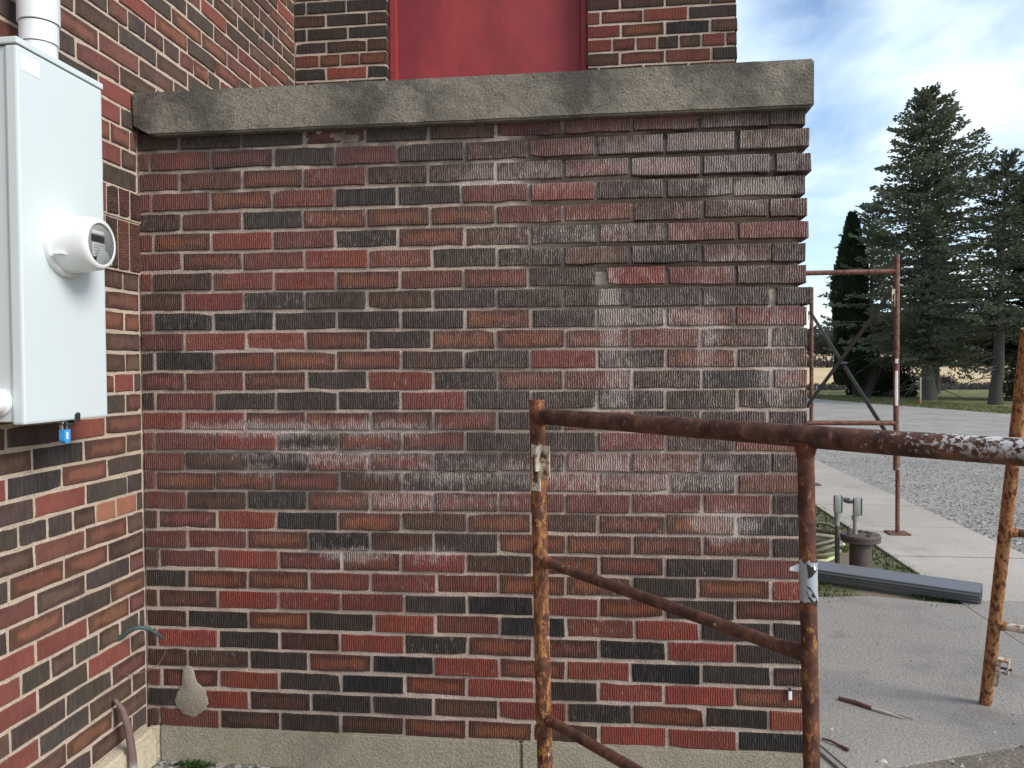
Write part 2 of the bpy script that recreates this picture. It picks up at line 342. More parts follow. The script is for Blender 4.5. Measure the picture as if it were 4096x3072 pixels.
# ------------------------------------------------------------------ mesh helpers
def link(name, me, mat, parent=None, smooth=False):
    o = bpy.data.objects.new(name, me); COL.objects.link(o)
    if mat is not None:
        for m in (mat if isinstance(mat, (list, tuple)) else [mat]): me.materials.append(MAT[m] if isinstance(m, str) else m)
    if smooth: me.polygons.foreach_set('use_smooth', [True] * len(me.polygons))
    if parent is not None: adopt(o, parent)
    return o
def adopt(o, parent):
    o.parent = parent
    if parent.type == 'EMPTY': o.matrix_parent_inverse = Matrix.Translation(-parent.location)
def empty(name, loc, label, cat, group=None):
    o = bpy.data.objects.new(name, None); COL.objects.link(o); o.location = loc; o.empty_display_size = .1
    return tag(o, label, cat, group)
def tag(o, label, cat, group=None):
    o['label'] = label; o['category'] = cat
    if group: o['group'] = group
    return o
def structure(o): o['kind'] = 'structure'; return o
def stuff(o): o['kind'] = 'stuff'; return o

class MB:
    def __init__(s): s.v = []; s.f = []
    def add(s, vs, fs):
        k = len(s.v); s.v += [tuple(v) for v in vs]; s.f += [tuple(i + k for i in f) for f in fs]; return s
    def box(s, a, b, bev=0.):
        x0, y0, z0 = a; x1, y1, z1 = b
        if not bev:
            vs = [(x, y, z) for x in (x0, x1) for y in (y0, y1) for z in (z0, z1)]
            return s.add(vs, [(0, 1, 3, 2), (4, 6, 7, 5), (0, 4, 5, 1), (2, 3, 7, 6), (0, 2, 6, 4), (1, 5, 7, 3)])
        import bmesh
        bm = bmesh.new(); bmesh.ops.create_cube(bm, size=1)
        for v in bm.verts: v.co = Vector(((x0 + x1) / 2 + v.co.x * (x1 - x0), (y0 + y1) / 2 + v.co.y * (y1 - y0), (z0 + z1) / 2 + v.co.z * (z1 - z0)))
        bmesh.ops.bevel(bm, geom=bm.edges[:], offset=bev, segments=2, affect='EDGES', profile=.6)
        bm.verts.index_update(); s.add([v.co[:] for v in bm.verts], [tuple(v.index for v in f.verts) for f in bm.faces]); bm.free(); return s
    def obox(s, c, ax, ay, az):            # box from centre and three half-axis vectors
        c = Vector(c); ax, ay, az = map(Vector, (ax, ay, az))
        vs = [c + ax * i + ay * j + az * k for i in (-1, 1) for j in (-1, 1) for k in (-1, 1)]
        return s.add(vs, [(0, 1, 3, 2), (4, 6, 7, 5), (0, 4, 5, 1), (2, 3, 7, 6), (0, 2, 6, 4), (1, 5, 7, 3)])
    def tube(s, pts, r, n=14, cap=True, closed=False):
        pts = [Vector(p) for p in pts]; m = len(pts)
        rs = r if isinstance(r, (list, tuple)) else [r] * m
        ref = None; vs = []
        for i, p in enumerate(pts):
            if closed: d = pts[(i + 1) % m] - pts[i - 1]
            else: d = pts[min(i + 1, m - 1)] - pts[max(i - 1, 0)]
            d.normalize()
            if ref is None: ref = Vector((0, 0, 1)) if abs(d.z) < .9 else Vector((1, 0, 0))
            u = ref - d * ref.dot(d)
            if u.length < 1e-5: u = Vector((1, 0, 0)) - d * d.x
            u.normalize(); ref = u; w = d.cross(u)
            vs += [p + (u * math.cos(2 * PI * k / n) + w * math.sin(2 * PI * k / n)) * rs[i] for k in range(n)]
        fs = []
        for i in range(m if closed else m - 1):
            j = (i + 1) % m
            fs += [(i * n + k, i * n + (k + 1) % n, j * n + (k + 1) % n, j * n + k) for k in range(n)]
        if cap and not closed: fs += [tuple(range(n))[::-1], tuple((m - 1) * n + k for k in range(n))]
        return s.add(vs, fs)
    def lathe(s, o, axis, prof, n=32):     # prof: (distance along axis, radius)
        o = Vector(o); axis = Vector(axis).normalized(); u = axis.orthogonal().normalized(); w = axis.cross(u)
        vs = []; 
        for (h, r) in prof: vs += [o + axis * h + (u * math.cos(2 * PI * k / n) + w * math.sin(2 * PI * k / n)) * max(r, 1e-4) for k in range(n)]
        fs = [(i * n + k, i * n + (k + 1) % n, (i + 1) * n + (k + 1) % n, (i + 1) * n + k) for i in range(len(prof) - 1) for k in range(n)]
        return s.add(vs, fs)
    def build(s, name, mat, parent=None, smooth=False):
        me = bpy.data.meshes.new(name); me.from_pydata(s.v, [], s.f); me.update()
        o = link(name, me, mat, parent, smooth)
        if smooth:
            try: me.set_sharp_from_angle(angle=math.radians(42))
            except Exception: pass
        return o
def npmesh(name, V, Fq, mat, parent=None, smooth=False):
    V = np.asarray(V, np.float32); Fq = np.asarray(Fq, np.int32); k = Fq.shape[1]
    me = bpy.data.meshes.new(name); me.vertices.add(len(V)); me.vertices.foreach_set('co', V.ravel())
    me.loops.add(Fq.size); me.loops.foreach_set('vertex_index', Fq.ravel())
    me.polygons.add(len(Fq)); me.polygons.foreach_set('loop_start', np.arange(0, Fq.size, k, dtype=np.int32)); 
    me.update(calc_edges=True); me.validate()
    return link(name, me, mat, parent, smooth)
def grid(name, P, mat, parent=None, smooth=True):   # P: (m,n,3)
    m, n = P.shape[:2]; i = np.arange(m * n).reshape(m, n)
    F = np.stack([i[:-1, :-1], i[1:, :-1], i[1:, 1:], i[:-1, 1:]], -1).reshape(-1, 4)
    return npmesh(name, P.reshape(-1, 3), F, mat, parent, smooth)
def sheet(name, poly, z, mat, th=.12):
    mb = MB(); n = len(poly)
    mb.add([(x, y, z) for x, y in poly] + [(x, y, z - th) for x, y in poly], [tuple(range(n))] + [(i, i + n, (i + 1) % n + n, (i + 1) % n) for i in range(n)])
    return mb.build(name, mat)
def fbm(a, sc, seed=0., oct=3):
    v = 0; am = 1
    for k in range(oct):
        v += am * mnoise.noise(Vector((a[0] * sc + seed, a[1] * sc + seed * 1.7, a[2] * sc - seed))); sc *= 2; am *= .5
    return v

# ------------------------------------------------------------------ dimensions
S, P, Z0, XR, D = .21594, .0677, .114, 2.2062, 1.409
JT = .0115
DZL = [9, 9, 8, 7, 6, 6, 6.5, 7, 7, 6.5, 6, 6, 6, 6, 5, 4, 3.5, 4, 5, 6, 6.5, 6, 5, 3.5, 2.5, 2, .5, -1, -2, -4]
DZR = [4, 2, -2, -5, -6, -7.5, -8.5, -9, -8.5, -4, -1, 2, 4.5, 7.5, 9, 10, 11, 13, 14.5, 15.5, 16, 15.5, 15, 15.5, 16, 15, 12, 10.5, 8.5, 5]
def to_px(p):
    d = Vector(p) - CAM; z = d.dot(_F)
    return 2048 + FPX * d.dot(_R) / z, 1536 - FPX * d.dot(_U) / z, z

# ------------------------------------------------------------------ ground
rg = random.Random(5)
xs = np.concatenate([np.linspace(-260, -30, 14), np.linspace(-24, 60, 30), np.linspace(70, 700, 44)])
ys = np.concatenate([np.linspace(-60, 90, 38), np.linspace(100, 800, 70)])
tx = [-60, 40, 50, 62, 100, 180, 330, 420, 800]; tz = [-.045, -.045, -.45, -.6, -.35, .30, 3.9, 6.6, 22]
def terr(x, y):
    return np.interp(y, tx, tz) + 15 * np.exp(-((x - 290) / 130) ** 2 - ((y - 500) / 110) ** 2)
XX, YY = np.meshgrid(xs, ys, indexing='ij'); GG = np.stack([XX, YY, terr(XX, YY)], -1)
fm = (ys < 46).sum()
structure(grid('lawn', GG[:, :fm + 1], 'lawn'))
structure(grid('field', GG[:, fm:], 'field'))
line = lambda y: 9.613 + (29.7 - y) * .2573
gp = [(-24, -14), (line(-14), -14), (line(0) + .15, 0), (line(8) - .2, 8), (line(14) + .15, 14), (line(19.2), 19.2), (line(24) - .18, 24), (line(29.7), 29.7), (line(36) + .2, 36), (line(46), 46), (-24, 46)]
structure(sheet('gravel_drive', gp, -.028, 'gravel', .3))
structure(sheet('dirt_ground', [(-.02, -7), (7.5, -7), (7.5, 1.9), (4.6, 1.04), (2.2, .085), (-.02, .2)], -.012, 'dirt', .2))
structure(sheet('soil_strip', [(2.21, 2.0), (3.57, 2.0), (3.57, 14), (2.21, 14)], -.016, 'soil', .2))
# concrete apron, cracked in two pieces
ap = structure(sheet('concrete_apron', [(2.2062 + .006, .072), (2.464, .166), (3.044, .403), (3.552, .61), (3.548, 1.53), (3.552, 2.03), (3.556, 2.06), (3.1, 2.19), (2.75, 2.13), (2.45, 2.2), (2.212, 2.18)], 0., 'slab', .12))
ap2 = structure(sheet('concrete_landing', [(3.560, .612), (4.6, 1.05), (4.47, 2.15), (3.562, 2.15), (3.556, 1.53)], -.002, 'slab', .12))
walk = structure(bpy.data.objects.new('sidewalk', None)); COL.objects.link(walk); walk.location = (4, 3, 0)
jy = [2.156, 3.203, 4.229, 5.256, 6.306, 7.40, 8.5, 9.6, 10.7, 11.8, 12.9]
for i in range(len(jy) - 1):
    mb = MB().box((3.562, jy[i] + .011, -.1), (4.49, jy[i + 1] - .011, .001 * (i % 2)), .006)
    mb.build('slab', 'walk', walk)
    MB().box((3.566, jy[i + 1] - .012, -.06), (4.486, jy[i + 1] + .012, -.004)).build('joint', 'joint_soil', walk)

def blades(n, fn, mat, name, h=(.03, .07), w=.005, rng=rg, lean=.6):
    V = []; F = []
    for i in range(n):
        q = fn(rng)
        if q is None: continue
        x, y, z = q; a = rng.uniform(0, 2 * PI); hh = rng.uniform(*h); l = rng.uniform(0, lean) * hh; ww = w * rng.uniform(.6, 1.4)
        ca, sa = math.cos(a), math.sin(a); b = rng.uniform(0, 2 * PI)
        k = len(V); V += [(x - ca * ww, y - sa * ww, z), (x + ca * ww, y + sa * ww, z), (x + l * math.cos(b), y + l * math.sin(b), z + hh)]; F.append((k, k + 1, k + 2))
    return npmesh(name, V, F, mat)
def soil_grass(r):
    x = r.uniform(2.6, 3.6); y = r.uniform(2.0, 7.5)
    d = mnoise.noise(Vector((x * 2.3, y * 2.3, 4)))
    if y > 3.3 or (x > 3.36 + (y - 2.2) * .04) or d > .18: 
        if d > -.35 or y > 3.6: return (x, y, -.017)
    return None
stuff(blades(13000, soil_grass, 'grass', 'grass', (.010, .034), .006))
def edge_grass(r):
    y = r.uniform(10, 44); x = line(y) + r.uniform(-.1, 2.2) + mnoise.noise(Vector((y, 2, 0))) * .25
    return (x, y, -.045)
stuff(blades(14000, edge_grass, 'grass_dry', 'verge_grass', (.04, .11), .02))
def loose(n, fn, mats, name, sz, rng, flat=.6):
    V = []; F = []
    for i in range(n):
        q = fn(rng)
        if q is None: continue
        s = rng.uniform(*sz) * (1 if rng.random() > .12 else 1.8); x, y, z = q; a = rng.uniform(0, PI); k = len(V)
        ca, sa = math.cos(a) * s, math.sin(a) * s; e = rng.uniform(.6, 1); f_ = flat * rng.uniform(.6, 1.2)
        V += [(x + ca, y + sa, z), (x - sa * e, y + ca * e, z), (x - ca, y - sa, z), (x + sa * e, y - ca * e, z), (x + rng.uniform(-.3, .3) * s, y + rng.uniform(-.3, .3) * s, z + s * f_)]
        F += [(k, k + 1, k + 4), (k + 1, k + 2, k + 4), (k + 2, k + 3, k + 4), (k + 3, k, k + 4)]
    return npmesh(name, V, F, mats)
t = NT('gravel_stones', .9, 0, .2); p_ = t.pos()
MAT['stones'] = t.out(t.ramp(t.vor(55, p_, 'F1', 1), (.1, (.06, .06, .065)), (.45, (.17, .168, .165)), (.7, (.36, .345, .32)), (.95, (.58, .55, .50))))
stuff(loose(30000, lambda r: (lambda y: (r.uniform(4.49, 4.6 + y * .36), y, -.03))(2.6 + 8.5 * r.random() ** 1.5), 'stones', 'gravel', (.006, .016), random.Random(8)))
stuff(loose(5200, lambda r: (lambda x: (x, (x - 2.2) * .41 + .075 - r.random() ** 1.3 * 1.1, -.014))(r.uniform(2.1, 3.9)), 'stones', 'dirt_stones', (.003, .009), random.Random(9)))
stuff(loose(700, lambda r: (r.uniform(.04, .45), -r.random() ** 2 * .5 - .01, -.012), 'stones', 'corner_grit', (.003, .011), random.Random(10)))
stuff(loose(260, lambda r: (r.uniform(2.25, 3.5), r.uniform(.25, 2.1), .0), 'stones', 'slab_grit', (.0018, .005), random.Random(12)))

# ------------------------------------------------------------------ bricks
PAL = {'R': (.32, .078, .055), 'r': (.245, .080, .060), 'O': (.275, .098, .055), 'B': (.130, .066, .044), 'D': (.062, .048, .040), 'K': (.034, .033, .033), 'S': (.40, .165, .105)}
SOFT = {'R': (.25, .078, .062), 'r': (.19, .078, .060), 'O': (.23, .095, .062), 'B': (.135, .080, .058), 'D': (.085, .064, .052), 'K': (.050, .045, .043), 'S': (.40, .17, .11)}
def brick_color(c, r, pal=None):
    b = (pal or PAL)[c]; k = r.uniform(.86, 1.16); j = [r.uniform(.93, 1.07) for _ in range(3)]
    col = [min(1, b[i] * k * j[i]) for i in range(3)]
    al = {'O': .22, 'B': .45, 'r': .75, 'S': 1, 'K': 1, 'D': .9, 'R': .92}[c]
    if c in 'rB' and r.random() < .3: al = .15
    return (*col, al)
def brick_geo(w, h, d, r, chip=1.):
    """one brick: origin in the middle of its face, face towards -Y, uneven arrises"""
    n = 4 if w > h * 1.3 else 2
    out = []
    j = lambda: r.gauss(0, .0009) * chip
    for i in range(n): out.append([-w / 2 + w * i / n + (0 if i else j()), -h / 2 + j()])
    for i in range(n): out.append([w / 2 + (0 if i else j()) - w * i / n, h / 2 + j()] if i else [w / 2 + j(), -h / 2 + j()])
    out = []
    for i in range(n + 1): out.append([-w / 2 + w * i / n + j(), -h / 2 + j()])
    for i in range(n + 1): out.append([w / 2 - w * i / n + j(), h / 2 + j()])
    if chip and r.random() < .16:                       # a knocked-off corner
        k = r.choice([0, n, n + 1, 2 * n + 1]); out[k][0] *= 1 - r.uniform(.006, .03); out[k][1] *= 1 - r.uniform(.08, .28)
    m = len(out); bv = .0022
    rings = [[(x - math.copysign(bv, x), 0, z - math.copysign(bv, z)) for x, z in out], [(x, bv, z) for x, z in out], [(x, d, z) for x, z in out]]
    V = sum(rings, []); F = [tuple(range(m))]
    for q in range(2): F += [(q * m + i, (q + 1) * m + i, (q + 1) * m + (i + 1) % m, q * m + (i + 1) % m) for i in range(m)]
    return V, F
class Courses:
    """collects the bricks of one wall: the largest in view become objects, the rest one joined part"""
    def __init__(s): s.items = []
    def add(s, c, rotz, w, h, d, col, score, mat, tilt=0.): s.items.append((score, c, rotz, w, h, d, col, mat, tilt))
    def build(s, parent, joined_mat, limit=300, seed=1):
        r = random.Random(seed); it = sorted(s.items, key=lambda q: -q[0]); rest = []
        for i, (sc, c, rz, w, h, d, col, mat, tilt) in enumerate(it):
            V, F = brick_geo(w, h, d, r)
            rot = Euler((tilt * .6, tilt, rz))
            if i < limit and sc > 0:
                me = bpy.data.meshes.new('brick'); me.from_pydata(V, [], F)
                o = link('brick', me, mat); o.location = c; o.rotation_euler = rot; o.color = col
                if parent is not None: adopt(o, parent)
            else:
                M = Matrix.Translation(Vector(c)) @ rot.to_matrix().to_4x4(); rest.append(([(M @ Vector(v))[:] for v in V], F, col))
        if rest:
            V = []; F = []; cols = []
            for (v, f, col) in rest:
                k = len(V); V += v; F += [tuple(q + k for q in g) for g in f]; cols += [col] * len(v)
            me = bpy.data.meshes.new('brickwork'); me.from_pydata(V, [], F)
            at = me.color_attributes.new('bcol', 'FLOAT_COLOR', 'POINT'); at.data.foreach_set('color', np.array([(c[0], c[1], c[2], 1) for c in cols], np.float32).ravel())
            o = link('brickwork', me, joined_mat, parent); stuff(o)

# --- porch wall
pw = empty('porch_wall', (1.1, .1, 0), 'porch wall of ribbed red, brown and charcoal bricks under a concrete coping', 'wall')
ROWS = ["B DDrDBrrrB D", "r rrDrDBrBBB", "r rOrBBBrrK D", "r rOrKDrRDDD", "B rDOOOrrBB B", "r ORrDOBDBrr", "r OrRrDDBKB D", "r BrROrODRrB", "B RDDBDDDDD K", "r KKDDDODDrr",
        "r RRODOOOrB D", "D KOOOBDRDOB", "r rODRDOrBK r", "D rDDDRDDDDD", "R RrOrrDrDD D", "r rRDOrDDrBr", "r BKrrDBrrD D", "r OOrBDDrrDr", "r BKOrrrrrr D", "B rRKOBOBOOK",
        "r rOKBDOOOr D", "B rRrORBOrDr", "D OOrrrOODO R", "B BRRrDKrODr", "B DODRrKrRD D", "B RDBRDOrKRD", "B BDOKRORKD B", "r rRDKORDRRO", "D RBDDBRDOD R", "B rBDBOOBRRK"]
rb = random.Random(11)
def dz(x, row): return np.interp(x, [.08, 2.12], [DZL[row - 1], DZR[row - 1]]) * .001
wc = Courses()
for row in range(1, 31):
    cs = ROWS[row - 1].replace(' ', ''); odd = row % 2
    edges = [0.004]
    if odd: edges += [XR - S / 2 - k * S for k in range(9, -1, -1)] + [XR]
    else: edges += [XR - k * S for k in range(10, -1, -1)]
    edges = [e + (rb.gauss(0, .0035) if 0 < i < len(edges) - 1 else 0) for i, e in enumerate(edges)]
    zb = Z0 + (30 - row) * P
    for i, c in enumerate(cs):
        x0 = edges[i] + (JT / 2 if i else 0); x1 = edges[i + 1] - (JT / 2 if i < len(cs) - 1 else 0)
        if row == 8 and i == 8: x0 += .026
        xm = (x0 + x1) / 2; h = P - JT + rb.gauss(0, .0012)
        proud = rb.gauss(0, .0016)
        if row <= 10 and xm > 1.5: proud -= .003 * rb.random() + .002; h -= .002
        xs_ = 0.
        if i == len(cs) - 1: xs_ = {1: -.007, 2: .004, 3: .010, 10: -.003}.get(row, rb.gauss(0, .005 if row < 10 else .002))
        dep = .10 if i < len(cs) - 1 or not odd else .21
        col = brick_color(c, rb)
        w = x1 - x0
        px_, py_, pz_ = to_px((xm, 0, zb + .03))
        score = w * h * 1e4 + (0 if w > .12 else -20) + 100
        if 1.99 < xm < 2.05 and row > 15: score -= 1
        wc.add((xm + xs_, proud, zb + (P - JT) / 2 + dz(xm, row) + rb.gauss(0, .0008)), 0, w, h, dep, col, score, 'brick_rib', rb.gauss(0, .004))
# bricks of the return face round the corner (out of sight here)
for row in range(1, 31):
    zb = Z0 + (30 - row) * P + (P - JT) / 2 + DZR[row - 1] * .001
    a = .11 if row % 2 == 0 else .222
    y = a
    while y < 1.38:
        y1 = min(y + S - JT, 1.39); wc.add((XR + rb.gauss(0, .001), (y + y1) / 2, zb), PI / 2, y1 - y, P - JT, .09, brick_color(rb.choice('rRODBO'), rb), 0, 'brick_rib'); y += S
wc.build(pw, 'brick_attr', 315, 3)
# mortar bed with its own relief; raked out towards the upper corner
rm = random.Random(4)
cols_ = list(np.arange(0, XR - .012, .014)) + [XR - .006]
zs_ = np.arange(Z0 - .002, Z0 + 30 * P - .002, .0085)
DZ_Z = [Z0 + (30.5 - r) * P for r in range(30, 0, -1)]; DZ_R = [DZR[r - 1] for r in range(30, 0, -1)]
def recess(x, z):
    d = .0052 + .0022 * fbm((x, 0, z), 14, 3) + .0014 * fbm((x, 0, z), 55, 7, 2)
    up = max(0, min(1, (z - 1.50) / .15)) * max(0, min(1, (x - 1.25 + .25 * fbm((x, 1, z), 3, 2, 2)) / .45))
    fz = (((z - Z0 - .001 * np.interp(z, DZ_Z, DZ_R)) / P) % 1.0)
    bed = fz > .80 or fz < .03
    d += up * ((.034 + .016 * fbm((x, 5, z), 6, 1)) if bed else (.008 + .006 * fbm((x, 5, z), 9, 1)))
    mid = math.exp(-((z - 1.03) / .13) ** 2); d += mid * (.0055 + .004 * fbm((x, 9, z), 7, 5))
    d += .004 * max(0, fbm((x, 2, z), 5, 9, 2))
    low = max(0, min(1, (.62 - z) / .2)); d -= low * .0008
    return max(.0036, d)
Pg = []
for x in cols_:
    Pg.append([(x, recess(x, z), z) for z in zs_])
edge_x = [XR - .004 - max(0, recess(XR - .02, z) - .004) * 1.15 - (.006 if z > 1.5 else 0) for z in zs_]
for yy in (.03, .08, .3, .7, 1.39): Pg.append([(edge_x[i], yy, z) for i, z in enumerate(zs_)])
for i in range(len(zs_)): Pg[-6][i] = (edge_x[i], Pg[-6][i][1], zs_[i])
grid('mortar', np.array(Pg), 'mortar_main', pw)
# coping
def coping():
    import bmesh
    bm = bmesh.new(); x0, x1, y0, y1, z0, z1 = .003, 2.218, -.034, .33, Z0 + 2.012, Z0 + 2.157
    bmesh.ops.create_cube(bm, size=1)
    for v in bm.verts: v.co = Vector(((x0 + x1) / 2 + v.co.x * (x1 - x0), (y0 + y1) / 2 + v.co.y * (y1 - y0), (z0 + z1) / 2 + v.co.z * (z1 - z0)))
    bmesh.ops.bevel(bm, geom=bm.edges[:], offset=.006, segments=2, affect='EDGES')
    for k in np.arange(.03, 2.2, .03):
        g = bm.verts[:] + bm.edges[:] + bm.faces[:]; bmesh.ops.bisect_plane(bm, geom=g, plane_co=(k, 0, 0), plane_no=(1, 0, 0))
    for k in np.arange(z0 + .02, z1 - .015, .02):
        g = bm.verts[:] + bm.edges[:] + bm.faces[:]; bmesh.ops.bisect_plane(bm, geom=g, plane_co=(0, 0, k), plane_no=(0, 0, 1))
    for v in bm.verts:
        n = fbm(v.co, 18, 2); v.co.y += .0022 * n; v.co.z += .0016 * fbm(v.co, 25, 6)
        if v.co.x < .11:                                  # broken lower corner beside the house wall
            lift = (.075 - v.co.x) * .55 + .006 * fbm(v.co, 30, 4)
            if lift > 0 and v.co.z < z0 + lift and v.co.y < .05: v.co.z = z0 + lift
    me = bpy.data.meshes.new('coping'); bm.to_mesh(me); bm.free(); return link('coping', me, 'coping', pw)
coping()
MB().box((.03, .006, Z0 + 2.0), (XR - .03, .30, Z0 + 2.02)).build('coping_bed', 'mortar_main', pw)
# foundation
def rough_box(name, a, b, mat, parent, step=.05, amp=.002, bev=.006, seed=1):
    import bmesh
    bm = bmesh.new(); bmesh.ops.create_cube(bm, size=1)
    for v in bm.verts: v.co = Vector([(a[i] + b[i]) / 2 + v.co[i] * (b[i] - a[i]) for i in range(3)])
    bmesh.ops.bevel(bm, geom=bm.edges[:], offset=bev, segments=2, affect='EDGES')
    ax = max(range(3), key=lambda i: b[i] - a[i]); no = [0, 0, 0]; no[ax] = 1
    for k in np.arange(a[ax] + step, b[ax] - step / 2, step):
        co = [0, 0, 0]; co[ax] = k; bmesh.ops.bisect_plane(bm, geom=bm.verts[:] + bm.edges[:] + bm.faces[:], plane_co=co, plane_no=no)
    for v in bm.verts:
        for i in range(3): v.co[i] += amp * fbm(v.co, 12, seed + i * 3)
    me = bpy.data.meshes.new(name); bm.to_mesh(me); bm.free(); return link(name, me, mat, parent)
rough_box('foundation', (.046, -.006, -.25), (1.30, .28, Z0 - .002), 'foundation', pw, seed=2)
rough_box('foundation', (1.303, -.009, -.25), (XR + .004, .28, Z0 + .001), 'foundation', pw, seed=7)
mb = MB(); N = 26                                           # grey repair mortar smeared over the lower bricks
ring0 = [(0.1336, 0.3124), (0.1474, 0.3227), (0.1629, 0.3193), (0.1741, 0.2952), (0.1801, 0.2693), (0.1982, 0.2514), (0.211, 0.2353), (0.2196, 0.2146), (0.2216, 0.1912), (0.2129, 0.1718), (0.1948, 0.1563), (0.1735, 0.1447), (0.1522, 0.1447), (0.1309, 0.1563), (0.1128, 0.1718), (0.1041, 0.1912), (0.1061, 0.2146), (0.1148, 0.2353), (0.1275, 0.2514), (0.1301, 0.2883)]
cx, cz = .160, .218; ring = []
for k in range(len(ring0)):                                         # ragged trowelled edge
    (xa, za), (xb, zb) = ring0[k], ring0[(k + 1) % len(ring0)]
    for t_ in (0, .33, .67): ring.append((xa + (xb - xa) * t_ + rm.gauss(0, .0016) - cx, za + (zb - za) * t_ + rm.gauss(0, .0016) - cz))
N = len(ring)
mb.add([(cx + x, -.0030, cz + z) for x, z in ring] + [(cx + x * .90, -.0062, cz + z * .92) for x, z in ring] + [(cx, -.0068, cz)],
       [(k, (k + 1) % N, N + (k + 1) % N, N + k) for k in range(N)] + [(N + k, N + (k + 1) % N, 2 * N) for k in range(N)])
mb.add([(cx + x * 1.02, .004, cz + z * 1.02) for x, z in ring], [])
mb.f += [(k + 2 * N + 1, (k + 1) % N + 2 * N + 1, (k + 1) % N, k) for k in range(N)]
mb.build('mortar_patch', 'patch', pw, True)
# porch floor behind the parapet
MB().box((.004, .30, 1.0), (XR - .02, D - .01, 1.22)).build('porch_floor', 'slab', pw)

# --- house
hs = empty('brick_house', (-.5, .6, 0), 'brick house wall with cream mortar behind the meter box, running back to a red door', 'house')
t = NT('distant_brickwork', .9, 0, .2)
p_ = t.pos(); X_, Y_, Z_ = t.xyz(p_)
bt = t.n('ShaderNodeTexBrick'); t.t.links.new(t.vec(t.math('ADD', X_, Y_), Z_, 0.), bt.inputs['Vector'])
bt.inputs['Color1'].default_value = (.17, .06, .045, 1); bt.inputs['Color2'].default_value = (.06, .045, .04, 1); bt.inputs['Mortar'].default_value = (.5, .4, .32, 1)
bt.inputs['Scale'].default_value = 1; bt.inputs['Brick Width'].default_value = S; bt.inputs['Row Height'].default_value = P; bt.inputs['Mortar Size'].default_value = .006
MAT['far_brick'] = t.out(bt.outputs['Color'])
mb = MB().box((-5, -7, -.2), (-.02, 11, 6)).box((-.019, D + .11, -.2), (2.205, 11, 6))
mb.box((.0, D + .012, 3.42), (2.2, D + .109, 6)); mb.box((-.019, -7, -.2), (-.004, -1.56, 6)); mb.box((-.019, -1.559, 3.345), (-.004, D + .1, 6))
mb.build('wall_core', 'far_brick', hs)
LW = {15: "rRDB", 16: "BOKB", 17: "DOKR", 18: "DDRD", 19: "DSSBDDD", 20: "BOrB", 21: "BOOD", 22: "rDBr", 23: "ODOD", 24: "rORR", 25: "DDBDBD", 26: "BRDR", 27: "rDDB", 28: "BBDR", 29: "BOBD", 30: "DBDB",
      8: "B", 9: "r", 10: "OO", 11: "B", 12: "BB", 13: "DR", 14: "rD"}
lw = Courses(); rl = random.Random(21)
def in_view(p, m=60):
    x, y, z = to_px(p)
    if z < .2 or x < -m or x > 4096 + m or y < -m or y > 3072 + m: return False
    if x < 395 and 150 + .55 * x < y < 1705 - .11 * x and p[1] < 0: return False
    return True
HEAD = {25, 19, 13, 7, 1, -5, -11, -17}
for row in range(30, -18, -1):
    zb = Z0 + (30 - row) * P
    if 4 <= row <= 7: continue
    above = zb > Z0 + 2.09
    yb = D - .004 if above else -.006
    if row in HEAD: st, o = S / 2, .18 * S
    else: st, o = S, (.403 if row % 2 == 0 else .887) * S
    js = sorted([-(o + k * st) for k in range(-40, 40)]); js = [j + rl.gauss(0, .003) for j in js if -1.5 < j < yb - .02]
    js = [-1.55] + js + [yb]
    codes = LW.get(row, '')
    for i in range(len(js) - 1):
        y0, y1 = js[i] + JT / 2, js[i + 1] - (JT / 2 if i < len(js) - 2 else 0)
        if y1 - y0 < .015: continue
        ym = (y0 + y1) / 2; k = len(js) - 2 - i
        c = codes[k] if k < len(codes) else rl.choices('BDROrK', (38, 22, 11, 18, 16, 3))[0]
        col = brick_color(c, rl, SOFT); zc_ = zb + (P - JT) / 2 + (.007 if ym > -.6 else .004)
        dzl = np.interp(ym, [-1.5, 0, D], [0, .004, .0])
        vis = in_view((0, ym, zc_)) and (ym < .0 or zc_ > 2.2)
        lw.add((rl.gauss(0, .001), ym, zb + (P - JT) / 2 + dzl), PI / 2, y1 - y0, P - JT + rl.gauss(0, .001), .09, col, 1 + (y1 - y0) * 10 / max(.5, to_px((0, ym, zc_))[2]) if vis else 0, 'brick_smooth', rl.gauss(0, .003))
# two soldier bands standing a little proud
for (za_, zb_, pr) in ((23.0, 25.5, .012), (25.56, 27.0, .016)):
    y = -.010
    z0, z1 = Z0 + za_ * P, Z0 + zb_ * P - .010
    while y > -1.5:
        w = .0525 + rl.gauss(0, .001); zc_ = (z0 + z1) / 2; ym = y - w / 2
        vis = in_view((0, ym, zc_)) and to_px((0, ym, zc_))[0] > 405
        lw.add((pr, ym, zc_), PI / 2, w, z1 - z0, .09, brick_color(rl.choice('rrBr'), rl, SOFT), 2 if vis else 0, 'brick_soldier'); y -= w + .0105
lw.build(hs, 'brick_smooth_attr', 300, 5)
ys_ = np.arange(-1.56, D + .02, .018); zl_ = np.arange(-.1, 3.345, .011)
Pm = np.array([[(-.0042 - .0016 * fbm((0, y, z), 16, 5, 2) - .0012 * mnoise.noise(Vector((y * 70, z * 70, 3))), y, z) for z in zl_] for y in ys_])
grid('mortar', Pm, 'mortar_left', hs)
# band backing
MB().box((-.006, -1.55, Z0 + 23 * P - .008), (.006, -.003, Z0 + 25.5 * P - .004)).box((-.006, -1.55, Z0 + 25.5 * P - .003), (.010, -.003, Z0 + 27 * P - .006)).build('mortar_band', 'mortar_left', hs)
